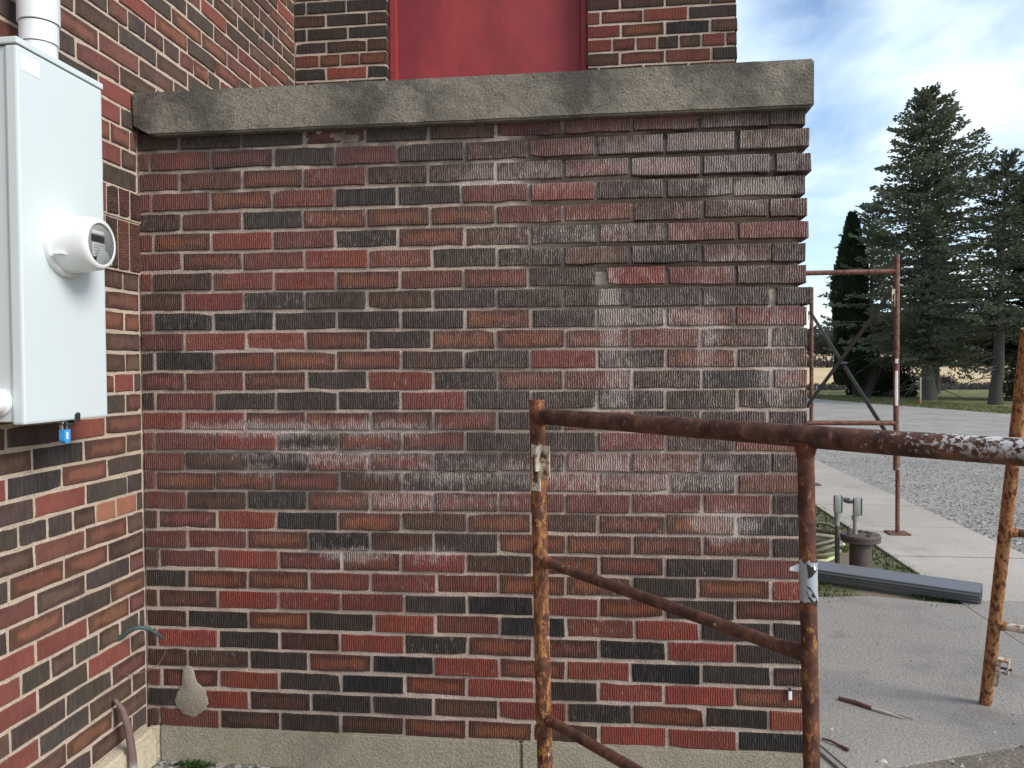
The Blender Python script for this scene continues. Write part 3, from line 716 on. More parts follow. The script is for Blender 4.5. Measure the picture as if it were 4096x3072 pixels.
# back wall: two piers beside the red door
bw = Courses()
for row in range(1, -20, -1):
    zb = Z0 + (30 - row) * P
    for (xa, xb) in ((.004, .487), (1.502, 2.223)):
        if row in HEAD: st, o = S / 2, .02
        else: st, o = S, (.06 if row % 2 else .165)
        js = [xa] + [j + rl.gauss(0, .003) for j in [xa + o + k * st for k in range(-2, 12)] if xa + .03 < j < xb - .045] + [xb]
        for i in range(len(js) - 1):
            x0 = js[i] + (JT / 2 if i else 0); x1 = js[i + 1] - (JT / 2 if i < len(js) - 2 else 0); xm = (x0 + x1) / 2
            vis = in_view((xm, D, zb + .03)) and zb > 2.22
            bw.add((xm + (rl.gauss(0, .0025) if i == len(js) - 2 else 0), D + rl.gauss(0, .0012), zb + (P - JT) / 2), 0, x1 - x0, P - JT, .098, brick_color(rl.choices('BDROrK', (30, 36, 5, 10, 18, 4))[0], rl), 1 if vis else 0, 'brick_rib_far', rl.gauss(0, .003))
bw.build(hs, 'brick_smooth_attr', 300, 8)
MB().box((.002, D + .005, 1.22), (.482, D + .108, 3.419)).box((1.507, D + .005, 1.22), (2.214, D + .108, 3.419)).build('pier_mortar', 'mortar_left', hs)
# red door
dr = MB().box((.525, D + .092, 1.23), (1.470, D + .106, 3.40)).build('door', 'red_panel', hs)
MB().box((.488, D + .055, 1.23), (.524, D + .107, 3.41), .003).box((1.471, D + .045, 1.23), (1.5015, D + .107, 3.41), .003).build('door_frame', 'red_frame', dr)
for (zz) in (2.42, 2.86): MB().lathe((.506, D + .0555, zz), (0, -1, 0), [(0, .004), (.002, .004), (.003, .0001)], 10).build('screw', 'seam', dr)
# cream footing of the house wall
rough_box('footing', (-.01, -1.56, -.25), (.044, -.010, Z0 - .004), 'foundation_cream', hs, .06, .002, .012, 4)
rough_box('footing', (.046 - .04, -.009, -.25), (.045, .05, Z0 - .006), 'foundation_cream', hs, .06, .001, .006, 5)

# ------------------------------------------------------------------ meter box
BX, BY0, BY1, BZ0, BZ1 = .15, -.742, -.410, 1.206, 2.162
mbx = empty('meter_box', (.07, -.57, BZ0), 'pale grey electric meter box mounted on the brick house wall', 'meter box')
MB().box((.002, BY0 + .006, BZ0 + .006), (BX - .034, BY1 - .004, BZ1 - .018), .004).build('body', 'box_side', mbx)
MB().box((BX - .033, BY0, BZ0), (BX, BY1, BZ1 - .0185), .006).build('cover', 'box_paint', mbx)
MB().box((.002, BY0 - .003, BZ1 - .0165), (BX + .003, BY1 + .003, BZ1), .003).build('top_lip', 'box_paint', mbx)
MB().box((.004, BY0 + .006, BZ1 - .0195), (BX - .003, BY1 - .004, BZ1 - .0163)).build('seam', 'seam', mbx)
MB().box((BX - .0005, -.728, 2.085), (BX + .0008, -.662, 2.128)).build('sticker', 'white_label', mbx)
MB().box((BX - .02, -.575, BZ0 - .018), (BX - .016, -.535, BZ0 + .004)).box((BX - .03, -.598, BZ0 - .012), (BX + .006, -.560, BZ0 - .008)).lathe((BX + .0005, -.545, BZ0 + .012), (1, 0, 0), [(0, .008), (.004, .008), (.005, .0001)], 14).box((BX, -.556, BZ0 - .006), (BX + .003, -.535, BZ0 + .016), .001).build('hasp', 'dark_metal', mbx)
MB().lathe((.083, BY0 + .007, 1.262), (0, -1, 0), [(0, .034), (.012, .034), (.016, .030), (.040, .030), (.046, .026), (.047, .0001)], 28).build('side_hub', 'meter_white', mbx, True)
# round meter
my, mz = -.578, 1.676
mt = MB().lathe((BX, my, mz), (1, 0, 0), [(0, .087), (.007, .088), (.013, .085), (.014, .0765), (.070, .072), (.092, .0695), (.101, .066), (.1045, .060), (.104, .055), (.0965, .0535), (.0965, .0001)], 48).build('meter', 'meter_white', mbx, True)
MB().lathe((BX + .0970, my, mz), (1, 0, 0), [(0, .0530), (.0006, .0530), (.0007, .0001)], 40).build('dial', 'meter_face', mt)
MB().box((BX + .0975, my - .034, mz + .004), (BX + .0989, my + .020, mz + .022)).build('display', 'lcd', mt)
MB().box((BX + .0975, my - .030, mz + .026), (BX + .0985, my + .018, mz + .034)).box((BX + .0975, my - .030, mz - .036), (BX + .0984, my + .022, mz + .001)).build('nameplate', 'white_label', mt)
mb = MB()
for k, (a, b) in enumerate(((-.026, .016), (-.026, .002), (-.024, .010), (-.02, .004))): mb.box((BX + .0985, my + a, mz - .006 - k * .007), (BX + .0989, my + b, mz - .0035 - k * .007))
mb.build('print', 'grey_print', mt)
ring = [(my + .010 + .034 * math.cos(a), mz - .062 + .048 * math.sin(a)) for a in np.linspace(.15, PI - .15, 16)]
ring = [(y, z) for y, z in ring]
mb = MB(); n = len(ring)
cir = [(my + .0535 * math.cos(a), mz + .0535 * math.sin(a)) for a in np.linspace(-PI * .80, -PI * .08, 16)]
mb.add([(BX + .1024, y, z) for y, z in ring[::-1]] + [(BX + .1024, y, z) for y, z in cir], [(i, i + 1, n + i + 1, n + i) for i in range(n - 1)])
mb.build('shield', 'meter_white', mt)
MB().lathe((BX + .1030, my, mz), (1, 0, 0), [(0, .0545), (.0012, .050), (.0020, .0005)], 40).build('lens', 'lens', mt, True)
MB().box((BX + .020, my - .083, mz - .036), (BX + .052, my - .066, mz - .033)).build('seal_tab', 'meter_white', mt)
# padlock
pk = empty('padlock', (BX - .008, -.587, 1.14), 'small blue padlock hanging under the meter box', 'padlock')
mb = MB(); yc, zc_ = -.587, 1.166
prof = [(-.0125, .016), (.0125, .016), (.0125, -.008)] + [(.0125 * math.cos(a), -.008 + .013 * math.sin(a)) for a in np.linspace(-.3, -PI + .3, 8)] + [(-.0125, -.008)]
n = len(prof)
mb.add([(BX - .014, yc + a, zc_ + b) for a, b in prof] + [(BX + .001, yc + a, zc_ + b) for a, b in prof], [tuple(range(n))[::-1], tuple(range(n, 2 * n))] + [(i, (i + 1) % n, n + (i + 1) % n, n + i) for i in range(n)])
mb.build('lock_body', 'lock_blue', pk)
MB().tube([(BX - .0065, yc - .009, zc_ + .014)] + [(BX - .0065, yc - .009 * math.cos(a), zc_ + .030 + .009 * math.sin(a)) for a in np.linspace(0, PI, 9)] + [(BX - .0065, yc + .009, zc_ + .014)], .0022, 8).build('shackle', 'steel', pk, True)
MB().add([(BX + .0014, yc - .005, zc_ + .010), (BX + .0014, yc + .003, zc_ + .010), (BX + .0014, yc + .003, zc_ - .010), (BX + .0014, yc - .005, zc_ - .008)], [(0, 1, 2, 3)]).build('worn_mark', 'white_label', pk)
# conduit above the box
cp = empty('conduit', (.082, -.572, BZ1), 'thick white plastic conduit rising from the top of the meter box', 'pipe')
MB().lathe((.082, -.572, BZ1 + .0005), (0, 0, 1), [(0, .052), (.006, .052), (.008, .044), (.046, .044), (.046, .0001)], 36).build('hub', 'pvc', cp, True)
MB().lathe((.082, -.572, BZ1 + .046), (0, 0, 1), [(0, .043), (.003, .043), (.003, .001)], 36).build('gap_ring', 'seam', cp)  # dark ring set in the seam gap, its shade put into the colour
MB().lathe((.082, -.572, BZ1 + .049), (0, 0, 1), [(0, .001), (0, .0475), (.052, .0475), (.052, .001)], 36).build('sleeve', 'pvc', cp, True)
MB().lathe((.082, -.572, BZ1 + .101), (0, 0, 1), [(0, .001), (0, .0465), (.003, .0465), (.003, .001)], 36).build('gap_ring', 'seam', cp)  # second dark ring, coloured like the shaded gap below the pipe
MB().lathe((.082, -.572, BZ1 + .104), (0, 0, 1), [(0, .001), (0, .0515), (1.8, .0515), (1.8, .001)], 36).build('pipe', 'pvc', cp, True)

# ------------------------------------------------------------------ things at the wall base
cb = empty('cable_stub', (.03, -.12, .45), 'bent teal cable end sticking out of the brick corner', 'cable')
MB().tube([(-.02, -.150, .452), (.012, -.149, .470), (.030, -.146, .488), (.062, -.138, .497), (.085, -.118, .485), (.096, -.085, .455), (.099, -.06, .432)], [.0075, .008, .0078, .0072, .0068, .006, .0045], 10).build('jacket', 'teal', cb, True)
MB().tube([(.099, -.06, .432), (.099, -.05, .405), (.094, -.045, .375), (.078, -.05, .345), (.05, -.07, .328), (.02, -.10, .325), (-.004, -.12, .331)], .0016, 6).build('wire', 'wire', cb, True)
gs = empty('conduit_stub', (.05, -.19, .0), 'faded pinkish conduit stub standing against the cream footing', 'pipe')
MB().tube([(.066, -.183, -.03), (.061, -.187, .10), (.052, -.192, .19), (.036, -.197, .250), (.012, -.200, .283)], [.013, .0125, .012, .010, .006], 12).build('pipe', 'stub', gs, True)
ck = empty('wall_clip', (2.152, -.004, .30), 'tiny pale blue clip on the lowest bricks near the wall end', 'clip')
MB().box((2.147, -.012, .290), (2.158, -.004, .318), .002).build('tab', 'white_label', ck)
MB().lathe((2.1525, -.004, .322), (0, -1, 0), [(0, .005), (.008, .005), (.009, .0001)], 10).build('screw_head', 'dark_metal', ck)
wd = empty('weed', (.19, -.02, -.012), 'small green leafy weed in the grit below the wall patch', 'weed')
V = []; F = []; rw = random.Random(3)
for k in range(120):
    a = rw.uniform(0, 2 * PI); l = rw.uniform(.012, .034); up = rw.uniform(.1, .8); w = l * rw.uniform(.4, .7)
    b = Vector((.19 + rw.gauss(0, .030), -.03 + rw.gauss(0, .012), -.012)); d = Vector((math.cos(a) * (1 - up * .6), math.sin(a) * (1 - up * .6), up)) * l; s_ = Vector((-math.sin(a), math.cos(a), 0)) * w
    i = len(V); V += [b, b + d * .55 + s_ * .5, b + d, b + d * .55 - s_ * .5]; F.append((i, i + 1, i + 2, i + 3))
npmesh('leaves', V, F, 'weed', wd)

# ------------------------------------------------------------------ scaffold frame in front of the wall
def V3(*a): return Vector(a)
sf = empty('scaffold', (1.417, -.405, 0), 'rusty scaffold frame with orange legs and flaking white top rail before the porch wall', 'scaffold')
lt, lb = V3(1.3989, -.4313, 1.2525), V3(1.4128, -.4129, .2423)
ldir = (lb - lt).normalized(); lb0 = lt + ldir * (lt.z / -ldir.z)
MB().tube([lt - ldir * 0, lb0], .0212, 24, cap=False).tube([lt, lb0], .0175, 16, cap=False).lathe(lt, -ldir, [(0, .0175), (0.0, .0212)], 24).build('leg', 'rust_orange', sf, True)
r0, r1, r2 = V3(1.399, -.4121, 1.211), V3(1.9667, -.9649, 1.2045), V3(2.2019, -1.2743, 1.219)
rd = (V3(2.2019, -1.2743, 1.210) - r0); rd.z = 0; rd.normalize()
ra = lt + ldir * ((lt.z - 1.208) / -ldir.z)
rail_end = ra + rd * 1.52 + V3(0, 0, .003)
MB().tube([ra + rd * .004, ra + rd * .5, ra + rd * 1.0, rail_end], .0212, 24).build('top_rail', 'rust_rail', sf, True)
MB().tube([ra + rd * .0195, ra + rd * .032], [.0255, .0212], 20, cap=False).build('weld', 'rust', sf, True)
l2 = rail_end.copy(); MB().tube([l2 + V3(0, 0, .05), V3(l2.x, l2.y, 0)], .0212, 20).build('leg', 'rust_orange', sf, True)
# inner ladder post
def on_rail(t): return ra + rd * t
best = min((abs(to_px(on_rail(t_))[0] - 3222), t_) for t_ in np.linspace(.4, 1.2, 800))[1]
pt = on_rail(best); pb = V3(pt.x + .030, pt.y + .030, 0.012)
MB().tube([pt - V3(0, 0, .018), pb], .0154, 22).build('ladder_post', 'rust_orange_post', sf, True)
MB().tube([pt - V3(0, 0, .010), pt - V3(0, 0, .040)], [.0235, .0155], 18, cap=False).build('weld', 'rust', sf, True)
def along(a, b, z): k = (z - a.z) / (b.z - a.z); return a + (b - a) * k
for i, (za, zb) in enumerate(((.8164, .7954), (.384, .372))):
    a, b = along(lt, lb0, za), along(pt, pb, zb)
    if i == 0: MB().tube([a, a * .93 + b * .07, a * .09 + b * .91 + V3(0, 0, -.004), b], [.0135, .0132, .0135, .018], 18).build('rung', 'rust_dark', sf, True)
    else: MB().tube([a, b], .0138, 18).build('rung', 'rust_dark', sf, True)
    MB().tube([a * .965 + b * .035, a * .945 + b * .055], [.0175, .0135], 16, cap=False).build('weld', 'rust', sf, True)
# latch bracket on the leg
bc = along(lt, lb0, 1.072); u = V3(.86, -.50, 0); w = V3(-.50, -.86, 0)      # u across, w towards the viewer
bk = MB()
c0 = bc + w * .0215 + u * .008
bk.obox(c0 + V3(0, 0, .046), u * .0135, w * .0022, V3(0, 0, .0135)); bk.obox(c0 - V3(0, 0, .052), u * .0135, w * .0022, V3(0, 0, .011))
bk.obox(c0 - u * .0115, u * .0022, w * .0024, V3(0, 0, .062)); bk.obox(c0 + u * .0100, u * .0034, w * .0024, V3(0, 0, .062))
bk.obox(c0 + u * .0165 + w * .012 + V3(0, 0, .026), u * .0022, w * .0150, V3(0, 0, .033))
bk.obox(c0 + u * .0315 + w * .003 + V3(0, 0, .044), u * .014, w * .0018, V3(0, 0, .016)); bk.obox(c0 + u * .042 + w * .003 + V3(0, 0, .012), u * .004, w * .0018, V3(0, 0, .034)); bk.obox(c0 + u * .024 + w * .003 + V3(0, 0, .012), u * .0055, w * .0018, V3(0, 0, .034))
bko = bk.build('latch', 'cream_steel', sf)
for (du, dz_) in ((.0335, .032), (.0335, -.010), (.001, .030), (.001, -.010)):
    MB().lathe(c0 + u * du + V3(0, 0, dz_) - w * .008, w, [(0, .0062), (.014, .0062), (.017, .0045), (.0172, .0001)], 12).build('pin', 'rust_dark', bko, True)
for zz in (1.150, ): MB().lathe(along(lt, lb0, 1.155) + V3(-.35, -.93, 0).normalized() * .0206, V3(-.35, -.93, 0), [(0, .0045), (.0008, .0045), (.0009, .0001)], 12).build('bolt_hole', 'tape_black', sf)
# torn sticker wrapped round the post
def wrap(name, mat, parent, r, pts_fn, za, zb, n=30, m=8, seed=1, a0=0, a1=2 * PI):
    q = random.Random(seed); Vv = []; Ff = []
    top = [q.uniform(-.004, .005) for _ in range(n + 1)]; bot = [q.uniform(-.003, .003) for _ in range(n + 1)]
    for i in range(n + 1):
        a = a0 + (a1 - a0) * i / n
        for j in range(m + 1):
            z = (za + top[i]) * (1 - j / m) + (zb + bot[i]) * j / m; c = along(pt, pb, z); k = r + .0006 * math.sin(a * 5 + z * 300) + .0005 * q.random()
            Vv.append((c.x + k * math.cos(a), c.y + k * math.sin(a), z))
    Ff = [(i * (m + 1) + j, i * (m + 1) + j + 1, (i + 1) * (m + 1) + j + 1, (i + 1) * (m + 1) + j) for i in range(n) for j in range(m)]
    return npmesh(name, Vv, Ff, mat, parent, True)
tape = wrap('sticker', 'tape', sf, .0166, None, .975, .898)
va = math.atan2(CAM.y - pt.y, CAM.x - pt.x)                # side of the post that faces the path
def mark(poly, name='printed_mark', mat='tape_black', r=.0180):
    Vv = []
    for (a, z) in poly:
        c = along(pt, pb, z); Vv.append((c.x + r * math.cos(va + a), c.y + r * math.sin(va + a), z))
    cz_ = np.mean(np.array(Vv), 0); cc = along(pt, pb, cz_[2]); d = Vector((cz_[0] - cc.x, cz_[1] - cc.y, 0)); d.normalize(); Vv.append((cc.x + d.x * r, cc.y + d.y * r, cz_[2]))
    n = len(poly); MB().add(Vv, [(i, (i + 1) % n, n) for i in range(n)]).build(name, mat, tape)
mark([(-.15, .974), (.35, .966), (.95, .968), (1.0, .958), (.45, .949), (.02, .944), (-.05, .960)])
mark([(.55, .969), (.85, .967), (.92, .962), (.7, .959), (.6, .962)], mat='white_label', r=.0186)
def arc(pts, w):
    for (a0, z0), (a1, z1) in zip(pts[:-1], pts[1:]):
        mark([(a0, z0 + w), (a1, z1 + w), (a1, z1 - w), (a0, z0 - w)])
arc([(-.1, .929), (.2, .9255), (.5, .918), (.85, .907), (1.1, .898)], .0016)
arc([(-.2, .921), (.0, .914), (.12, .909)], .0018)
mark([(.30, .9155), (.52, .9175), (.72, .910), (.50, .9075)])
mark([(-.05, .909), (.10, .9115), (.62, .9005), (.50, .8965)])
mark([(.66, .9000), (.95, .9060), (1.0, .893), (.8, .892)])
MB().add([tuple(along(pt, pb, .965) + V3(math.cos(va - 1.25), math.sin(va - 1.25), 0) * .0165 + V3(0, 0, q)) for q in (.004, -.012)] + [tuple(along(pt, pb, .955) + V3(math.cos(va - 1.25), math.sin(va - 1.25), 0) * .034 + V3(0, 0, q)) for q in (.006, .0)], [(0, 1, 3, 2)]).build('torn_flap', 'white_label', tape)

# leaning frame
ln = empty('leaning_scaffold', (3.055, .726, 0), 'second scaffold frame of rusty tan tube leaning over the concrete apron', 'scaffold')
b0, t0 = V3(3.0549, .7256, .002), V3(3.0078, .3467, 1.4566); b0.x += .006; t0.x += .012
pd = (t0 - b0).normalized()
MB().tube([b0, t0], .0222, 24, cap=False).tube([b0, t0], .018, 16, cap=False).lathe(t0, pd, [(0, .018), (0, .0222)], 24).build('leg', 'rust_pole', ln, True)
rdir = V3(.80, -.60, 0).normalized() * .78
MB().tube([b0 + rdir, t0 + rdir], .0222, 20).build('leg', 'rust_pole', ln, True)
for k in (.4937, .2356): 
    c = b0 + (t0 - b0) * k; MB().tube([c, c + rdir], .0150, 16).build('rung', 'rust_dark' if k > .4 else 'cream_steel', ln, True)
    MB().tube([c + rdir * .026, c + rdir * .055], [.021, .0150], 16, cap=False).build('weld', 'rust_pole', ln, True)
c = b0 + (t0 - b0) * .93; MB().tube([c, c + rdir], .0222, 20).build('top_rail', 'rust_pole', ln, True)
c = b0 + (t0 - b0) * .115; e = rdir.normalized(); up = pd; fw = e.cross(up).normalized()
bk = MB(); c1 = c + e * .040
bk.obox(c1 + up * .036, e * .022, fw * .012, up * .004).obox(c1 + e * .021 + up * .008, e * .0022, fw * .012, up * .030).obox(c1 - e * .010 - up * .02 + fw * .012, e * .008, fw * .0018, up * .058).obox(c1 + e * .006 - up * .018, e * .018, fw * .010, up * .0022)
lo = bk.build('latch', 'cream_steel', ln)
MB().tube([c + e * .01, c1 + e * .034], .005, 10).build('pin', 'dark_metal', lo, True)
q_ = b0 + (t0 - b0) * .045 - e * .001 ; vdir = (CAM - q_); vdir -= pd * vdir.dot(pd); vdir.normalize()
MB().lathe(q_ + vdir * .0216, vdir, [(0, .0045), (.0008, .0045), (.0009, .0001)], 12).build('bolt_hole', 'tape_black', ln)

# ------------------------------------------------------------------ scaffold tower on the walk
st_ = empty('scaffold_tower', (3.85, 5.2, 0), 'rusty red scaffold tower with black cross braces standing on the sidewalk', 'scaffold')
for yf in (3.938, 6.49):
    for xl in (3.846, 2.42):
        MB().tube([(xl, yf, 2.18), (xl, yf, .50)], .0213, 18, cap=True).build('leg', 'rust_far', st_, True)
        jx = xl + .012
        MB().tube([(jx, yf, .62), (jx, yf, .012)], .0165, 14).build('jack', 'rust_far', st_, True)
        MB().lathe((jx, yf, .505), (0, 0, 1), [(0, .016), (0, .024), (.018, .024), (.018, .016)], 12).box((jx - .034, yf - .006, .505), (jx + .034, yf + .006, .518), .003).build('jack_nut', 'galv', st_)
        MB().box((jx - .078, yf - .075, .002), (jx + .078, yf + .075, .013), .002).build('base_plate', 'rust_far', st_)
    for zz in (2.057, .872): MB().tube([(2.42, yf, zz), (3.846, yf, zz)], .0195, 16).build('rail', 'rust_far', st_, True)
    for xl in (3.846, 2.42):
        for zz in (1.90,):
            MB().obox((xl - .026, yf - .012, zz), V3(.014, 0, 0), V3(0, .002, 0), V3(0, 0, .02)).obox((xl - .036, yf - .012, zz - .03), V3(.003, 0, 0), V3(0, .003, 0), V3(0, 0, .05)).obox((xl - .018, yf - .012, zz - .05), V3(.002, 0, 0), V3(0, .003, 0), V3(0, 0, .07)).build('latch', 'cream_steel', st_)
for xl in (3.815, 2.45):
    for (a, b, m, dx) in (((3.93, 1.90), (6.49, .88), 'brace_black', -.012), ((6.49, 1.92), (3.93, .70), 'brace_grey', .012)):
        A = V3(xl + dx, a[0], a[1]); B = V3(xl + dx, b[0], b[1]); dn = (B - A).normalized(); sd_ = V3(1, 0, 0); up_ = dn.cross(sd_)
        MB().obox((A + B) / 2, (B - A) / 2, sd_ * .004, up_ * .024).obox((A + B) / 2 + sd_ * .014 - up_ * .017, (B - A) / 2, sd_ * .014, up_ * .0022).build('cross_brace', m, st_)
    MB().lathe((xl - .03, 5.2, 1.345), (1, 0, 0), [(0, .012), (.06, .012), (.06, .001)], 10).build('pivot_bolt', 'dark_metal', st_)
for (z0, z1, m) in ((1.01, 1.28, 0), (1.34, 1.375, 0)):
    Vv = []; q = random.Random(int(z0 * 100))
    for j in range(9):
        z = z0 + (z1 - z0) * j / 8
        for a in (-2.35, -2.0, -1.65, -1.35): a_ = a + q.uniform(-.1, .1); Vv.append((3.846 + .0221 * math.cos(a_), 3.938 + .0221 * math.sin(a_), z))
    npmesh('paint_flake', Vv, [(j * 4 + k, j * 4 + k + 1, j * 4 + k + 5, j * 4 + k + 4) for j in range(8) for k in range(3)], 'white_label', st_)
MB().lathe((3.846, 3.938 - .0208, 2.145), (.25, -1, 0), [(0, .007), (.0012, .007), (.0013, .0001)], 12).build('bolt_hole', 'tape_black', st_)

# ------------------------------------------------------------------ well head, hose, downspout
wl = empty('well_head', (3.203, 2.716, 0), 'brown steel well casing with bolted cap and grey conduit fittings', 'well')
MB().lathe((3.203, 2.716, -.05), (0, 0, 1), [(0, .068), (.235, .066), (.24, .073), (.262, .073), (.262, .001)], 36).build('casing', 'casing', wl, True)
cap = MB().lathe((3.203, 2.716, .200), (0, 0, 1), [(0, .07), (.001, .112), (.006, .120), (.020, .121), (.024, .116), (.028, .122), (.044, .122), (.050, .116), (.054, .002)], 44).build('cap', 'casing', wl, True)
for (a, rr) in ((.4, .05), (1.2, .045), (2.2, .085), (3.6, .09), (5.0, .09), (5.9, .06)): MB().lathe((3.203 + rr * math.cos(a), 2.716 + rr * math.sin(a), .2535), (0, 0, 1), [(0, .013), (.010, .013), (.0115, .009), (.012, .0005)], 6).build('bolt', 'casing', cap)
px1 = (3.165, 2.70); px2 = (3.060, 2.716)
MB().tube([(*px1, .25), (*px1, .385)], .0135, 16).build('conduit', 'galv', wl, True)
MB().tube([(*px2, -.04), (*px2, .30)], .0150, 16).build('conduit', 'galv_dark', wl, True)
MB().tube([(*px2, .30), (*px2, .40)], .0150, 16).build('conduit', 'galv', wl, True)
for (x, y, zc_, sx) in ((px2[0] + .002, px2[1], .438, 1), (px1[0] + .012, px1[1], .425, -1)):
    mb = MB().box((x - .024, y - .020, zc_ - .055), (x + .022, y + .020, zc_ + .060), .013)
    mb.lathe((x if sx > 0 else px1[0], y, zc_ - .085), (0, 0, 1), [(0, .014), (0, .020), (.03, .021), (.03, .001)], 18)
    lbx = mb.build('elbow_box', 'galv', wl, True)
    MB().box((x + .0222, y - .0215, zc_ - .053), (x + .028, y + .0195, zc_ + .058), .0025).build('cover_plate', 'galv', lbx)
    for zz in (-.046, .050): MB().lathe((x + .0282, y, zc_ + zz), (1, 0, 0), [(0, .004), (.0015, .004), (.0016, .0001)], 8).build('screw', 'seam', lbx)
MB().tube([(3.09, 2.716, .472), (3.15, 2.702, .455)], .0125, 14).lathe((3.105, 2.7125, .4675), (.97, -.13, -.2), [(0, .001), (0, .018), (.012, .018), (.012, .013), (.018, .013), (.018, .019), (.028, .019), (.028, .001)], 12).build('nipple', 'galv_dark', wl, True)

hz = empty('garden_hose', (2.98, 3.25, 0), 'coiled garden hose of olive and lime green beside the well', 'hose')
rh = random.Random(6)
def coil(cx, cy, r, z, tilt, ph, n=40, e=.8):
    return [(cx + r * math.cos(a + ph) , cy + r * e * math.sin(a + ph), max(.008, z + tilt * math.sin(a + ph * 2) + .01 * math.sin(3 * a + ph))) for a in np.linspace(0, 2 * PI, n, endpoint=False)]
for k in range(9):
    MB().tube(coil(2.955 + rh.uniform(-.02, .03), 3.14 + rh.uniform(-.03, .03), .215 + rh.uniform(-.04, .025), .04 + k * .016, rh.uniform(.005, .03), rh.uniform(0, 6)), .0125, 10, closed=True).build('loop', 'hose' if k not in (0, ) else 'hose_lime', hz, True)
MB().tube([(2.80, 2.96, .012), (2.95, 2.935, .012), (3.06, 2.96, .013), (3.14, 3.06, .015), (3.16, 3.16, .02)], .0125, 10).build('loop', 'hose_lime', hz, True)
MB().tube([(3.0, 3.36, .05), (3.10, 3.38, .035), (3.20, 3.42, .02), (3.32, 3.46, .014)], .0125, 10).build('loop', 'hose_lime', hz, True)

ds = empty('downspout', (3.2, 2.35, 0), 'grey aluminium downspout extension with ribbed side lying across apron and soil', 'downspout')
A = V3(2.60, 2.68, .062); B = V3(3.665, 2.11, .052); dn = (B - A).normalized(); sd_ = V3(-dn.y, dn.x, 0).normalized(); up_ = dn.cross(sd_) * -1
if up_.z < 0: up_ = -up_
hw, hh = .050, .035
rl_ = math.radians(20); sd_, up_ = sd_ * math.cos(rl_) - up_ * math.sin(rl_) * (1 if sd_.y > 0 else -1) * -1, None
sd_.normalize(); up_ = dn.cross(sd_); up_ = up_ if up_.z > 0 else -up_
def ridges(p, q, k):                                            # three narrow pressed ridges on each face
    o = [p]; ex, ey = q[0] - p[0], q[1] - p[1]; l = math.hypot(ex, ey); nx, ny = ey / l * .008, -ex / l * .008
    for i in range(k):
        c = (i + 1) / (k + 1)
        for dt, e in ((-.07, 0), (-.055, 1), (.055, 1), (.07, 0)): o.append((p[0] + ex * (c + dt) + nx * e, p[1] + ey * (c + dt) + ny * e))
    return o
prof = ridges((-hw, -hh), (hw, -hh), 3) + ridges((hw, -hh), (hw, hh), 3) + [(hw - .003, hh + .002)] + [(-hw + .003, hh + .002)] + ridges((-hw, hh), (-hw, -hh), 3)
n = len(prof); L_ = (B - A).length; stn = np.linspace(0, L_, 12)
Vv = []
for s_ in stn:
    for (a, b) in prof: Vv.append(A + dn * s_ + sd_ * a + up_ * b)
Ff = [(i * n + k, i * n + (k + 1) % n, (i + 1) * n + (k + 1) % n, (i + 1) * n + k) for i in range(len(stn) - 1) for k in range(n)]
MB().add(Vv, Ff).build('spout', 'alu', ds)
Vi = [A + dn * (L_ - .004) + sd_ * a * .93 + up_ * b * .93 for a, b in ((-hw, -hh), (hw, -hh), (hw, hh), (-hw, hh))]
MB().add(Vi, [(0, 1, 2, 3)]).build('mouth_shade', 'strip_black', ds)  # flat black sheet across the open end, standing for the shade inside

# ------------------------------------------------------------------ scraps on the apron
sk = empty('rusty_stick', (2.58, .64, 0), 'thin rusty scrap stick with a pale split end on the concrete', 'stick')
MB().tube([(2.502, .706, .008), (2.555, .668, .009), (2.60, .622, .008)], [.0075, .009, .007], 8).build('rusty_end', 'stick_rust', sk)
MB().tube([(2.60, .622, .008), (2.64, .590, .008), (2.682, .560, .005), (2.70, .545, .003)], [.0062, .0065, .003, .001], 6).build('pale_end', 'stick_pale', sk)
MB().tube([(2.655, .592, .006), (2.69, .575, .004), (2.725, .545, .004)], .0012, 5).build('splinter', 'stick_rust', sk)
js_ = empty('joint_strip', (2.33, .25, 0), 'weathered grey filler strip lying loose along the wall end', 'strip')
MB().obox((2.318, .245, .006), V3(.040, -.135, 0), V3(.0085, .0026, 0), V3(0, 0, .005)).build('board', 'strip_grey', js_)
MB().obox((2.336, .250, .003), V3(.040, -.135, 0), V3(.006, .0019, 0), V3(0, 0, .0025)).build('filler', 'strip_black', js_)
tw = empty('twig', (2.38, .30, 0), 'short dark twig beside the grey filler strip', 'twig')
MB().tube([(2.345, .352, .006), (2.37, .325, .010), (2.39, .305, .006), (2.412, .272, .007)], [.003, .005, .0045, .006], 7).build('stem', 'stick_rust', tw)
for i, (x, y, s_, lab) in enumerate(((2.502, .207, .011, 'pale stone chip lying on the apron near its dirt edge'), (2.40, .44, .006, 'tiny pale splinter chip between the rusty stick and the wall'))):
    V = []; q = random.Random(i)
    mb = MB().lathe((x, y, 0), (0, 0, 1), [(0, s_), (s_ * .5, s_ * .9), (s_ * .9, s_ * .35), (s_, .0005)], 7)
    mb.v = [(x + (a - x) * 1.5 + q.uniform(-.2, .2) * s_, y + (b - y) * .8 + q.uniform(-.2, .2) * s_, c_) for a, b, c_ in mb.v]
    tag(mb.build('stone_chip', 'stick_pale'), lab, 'stone')
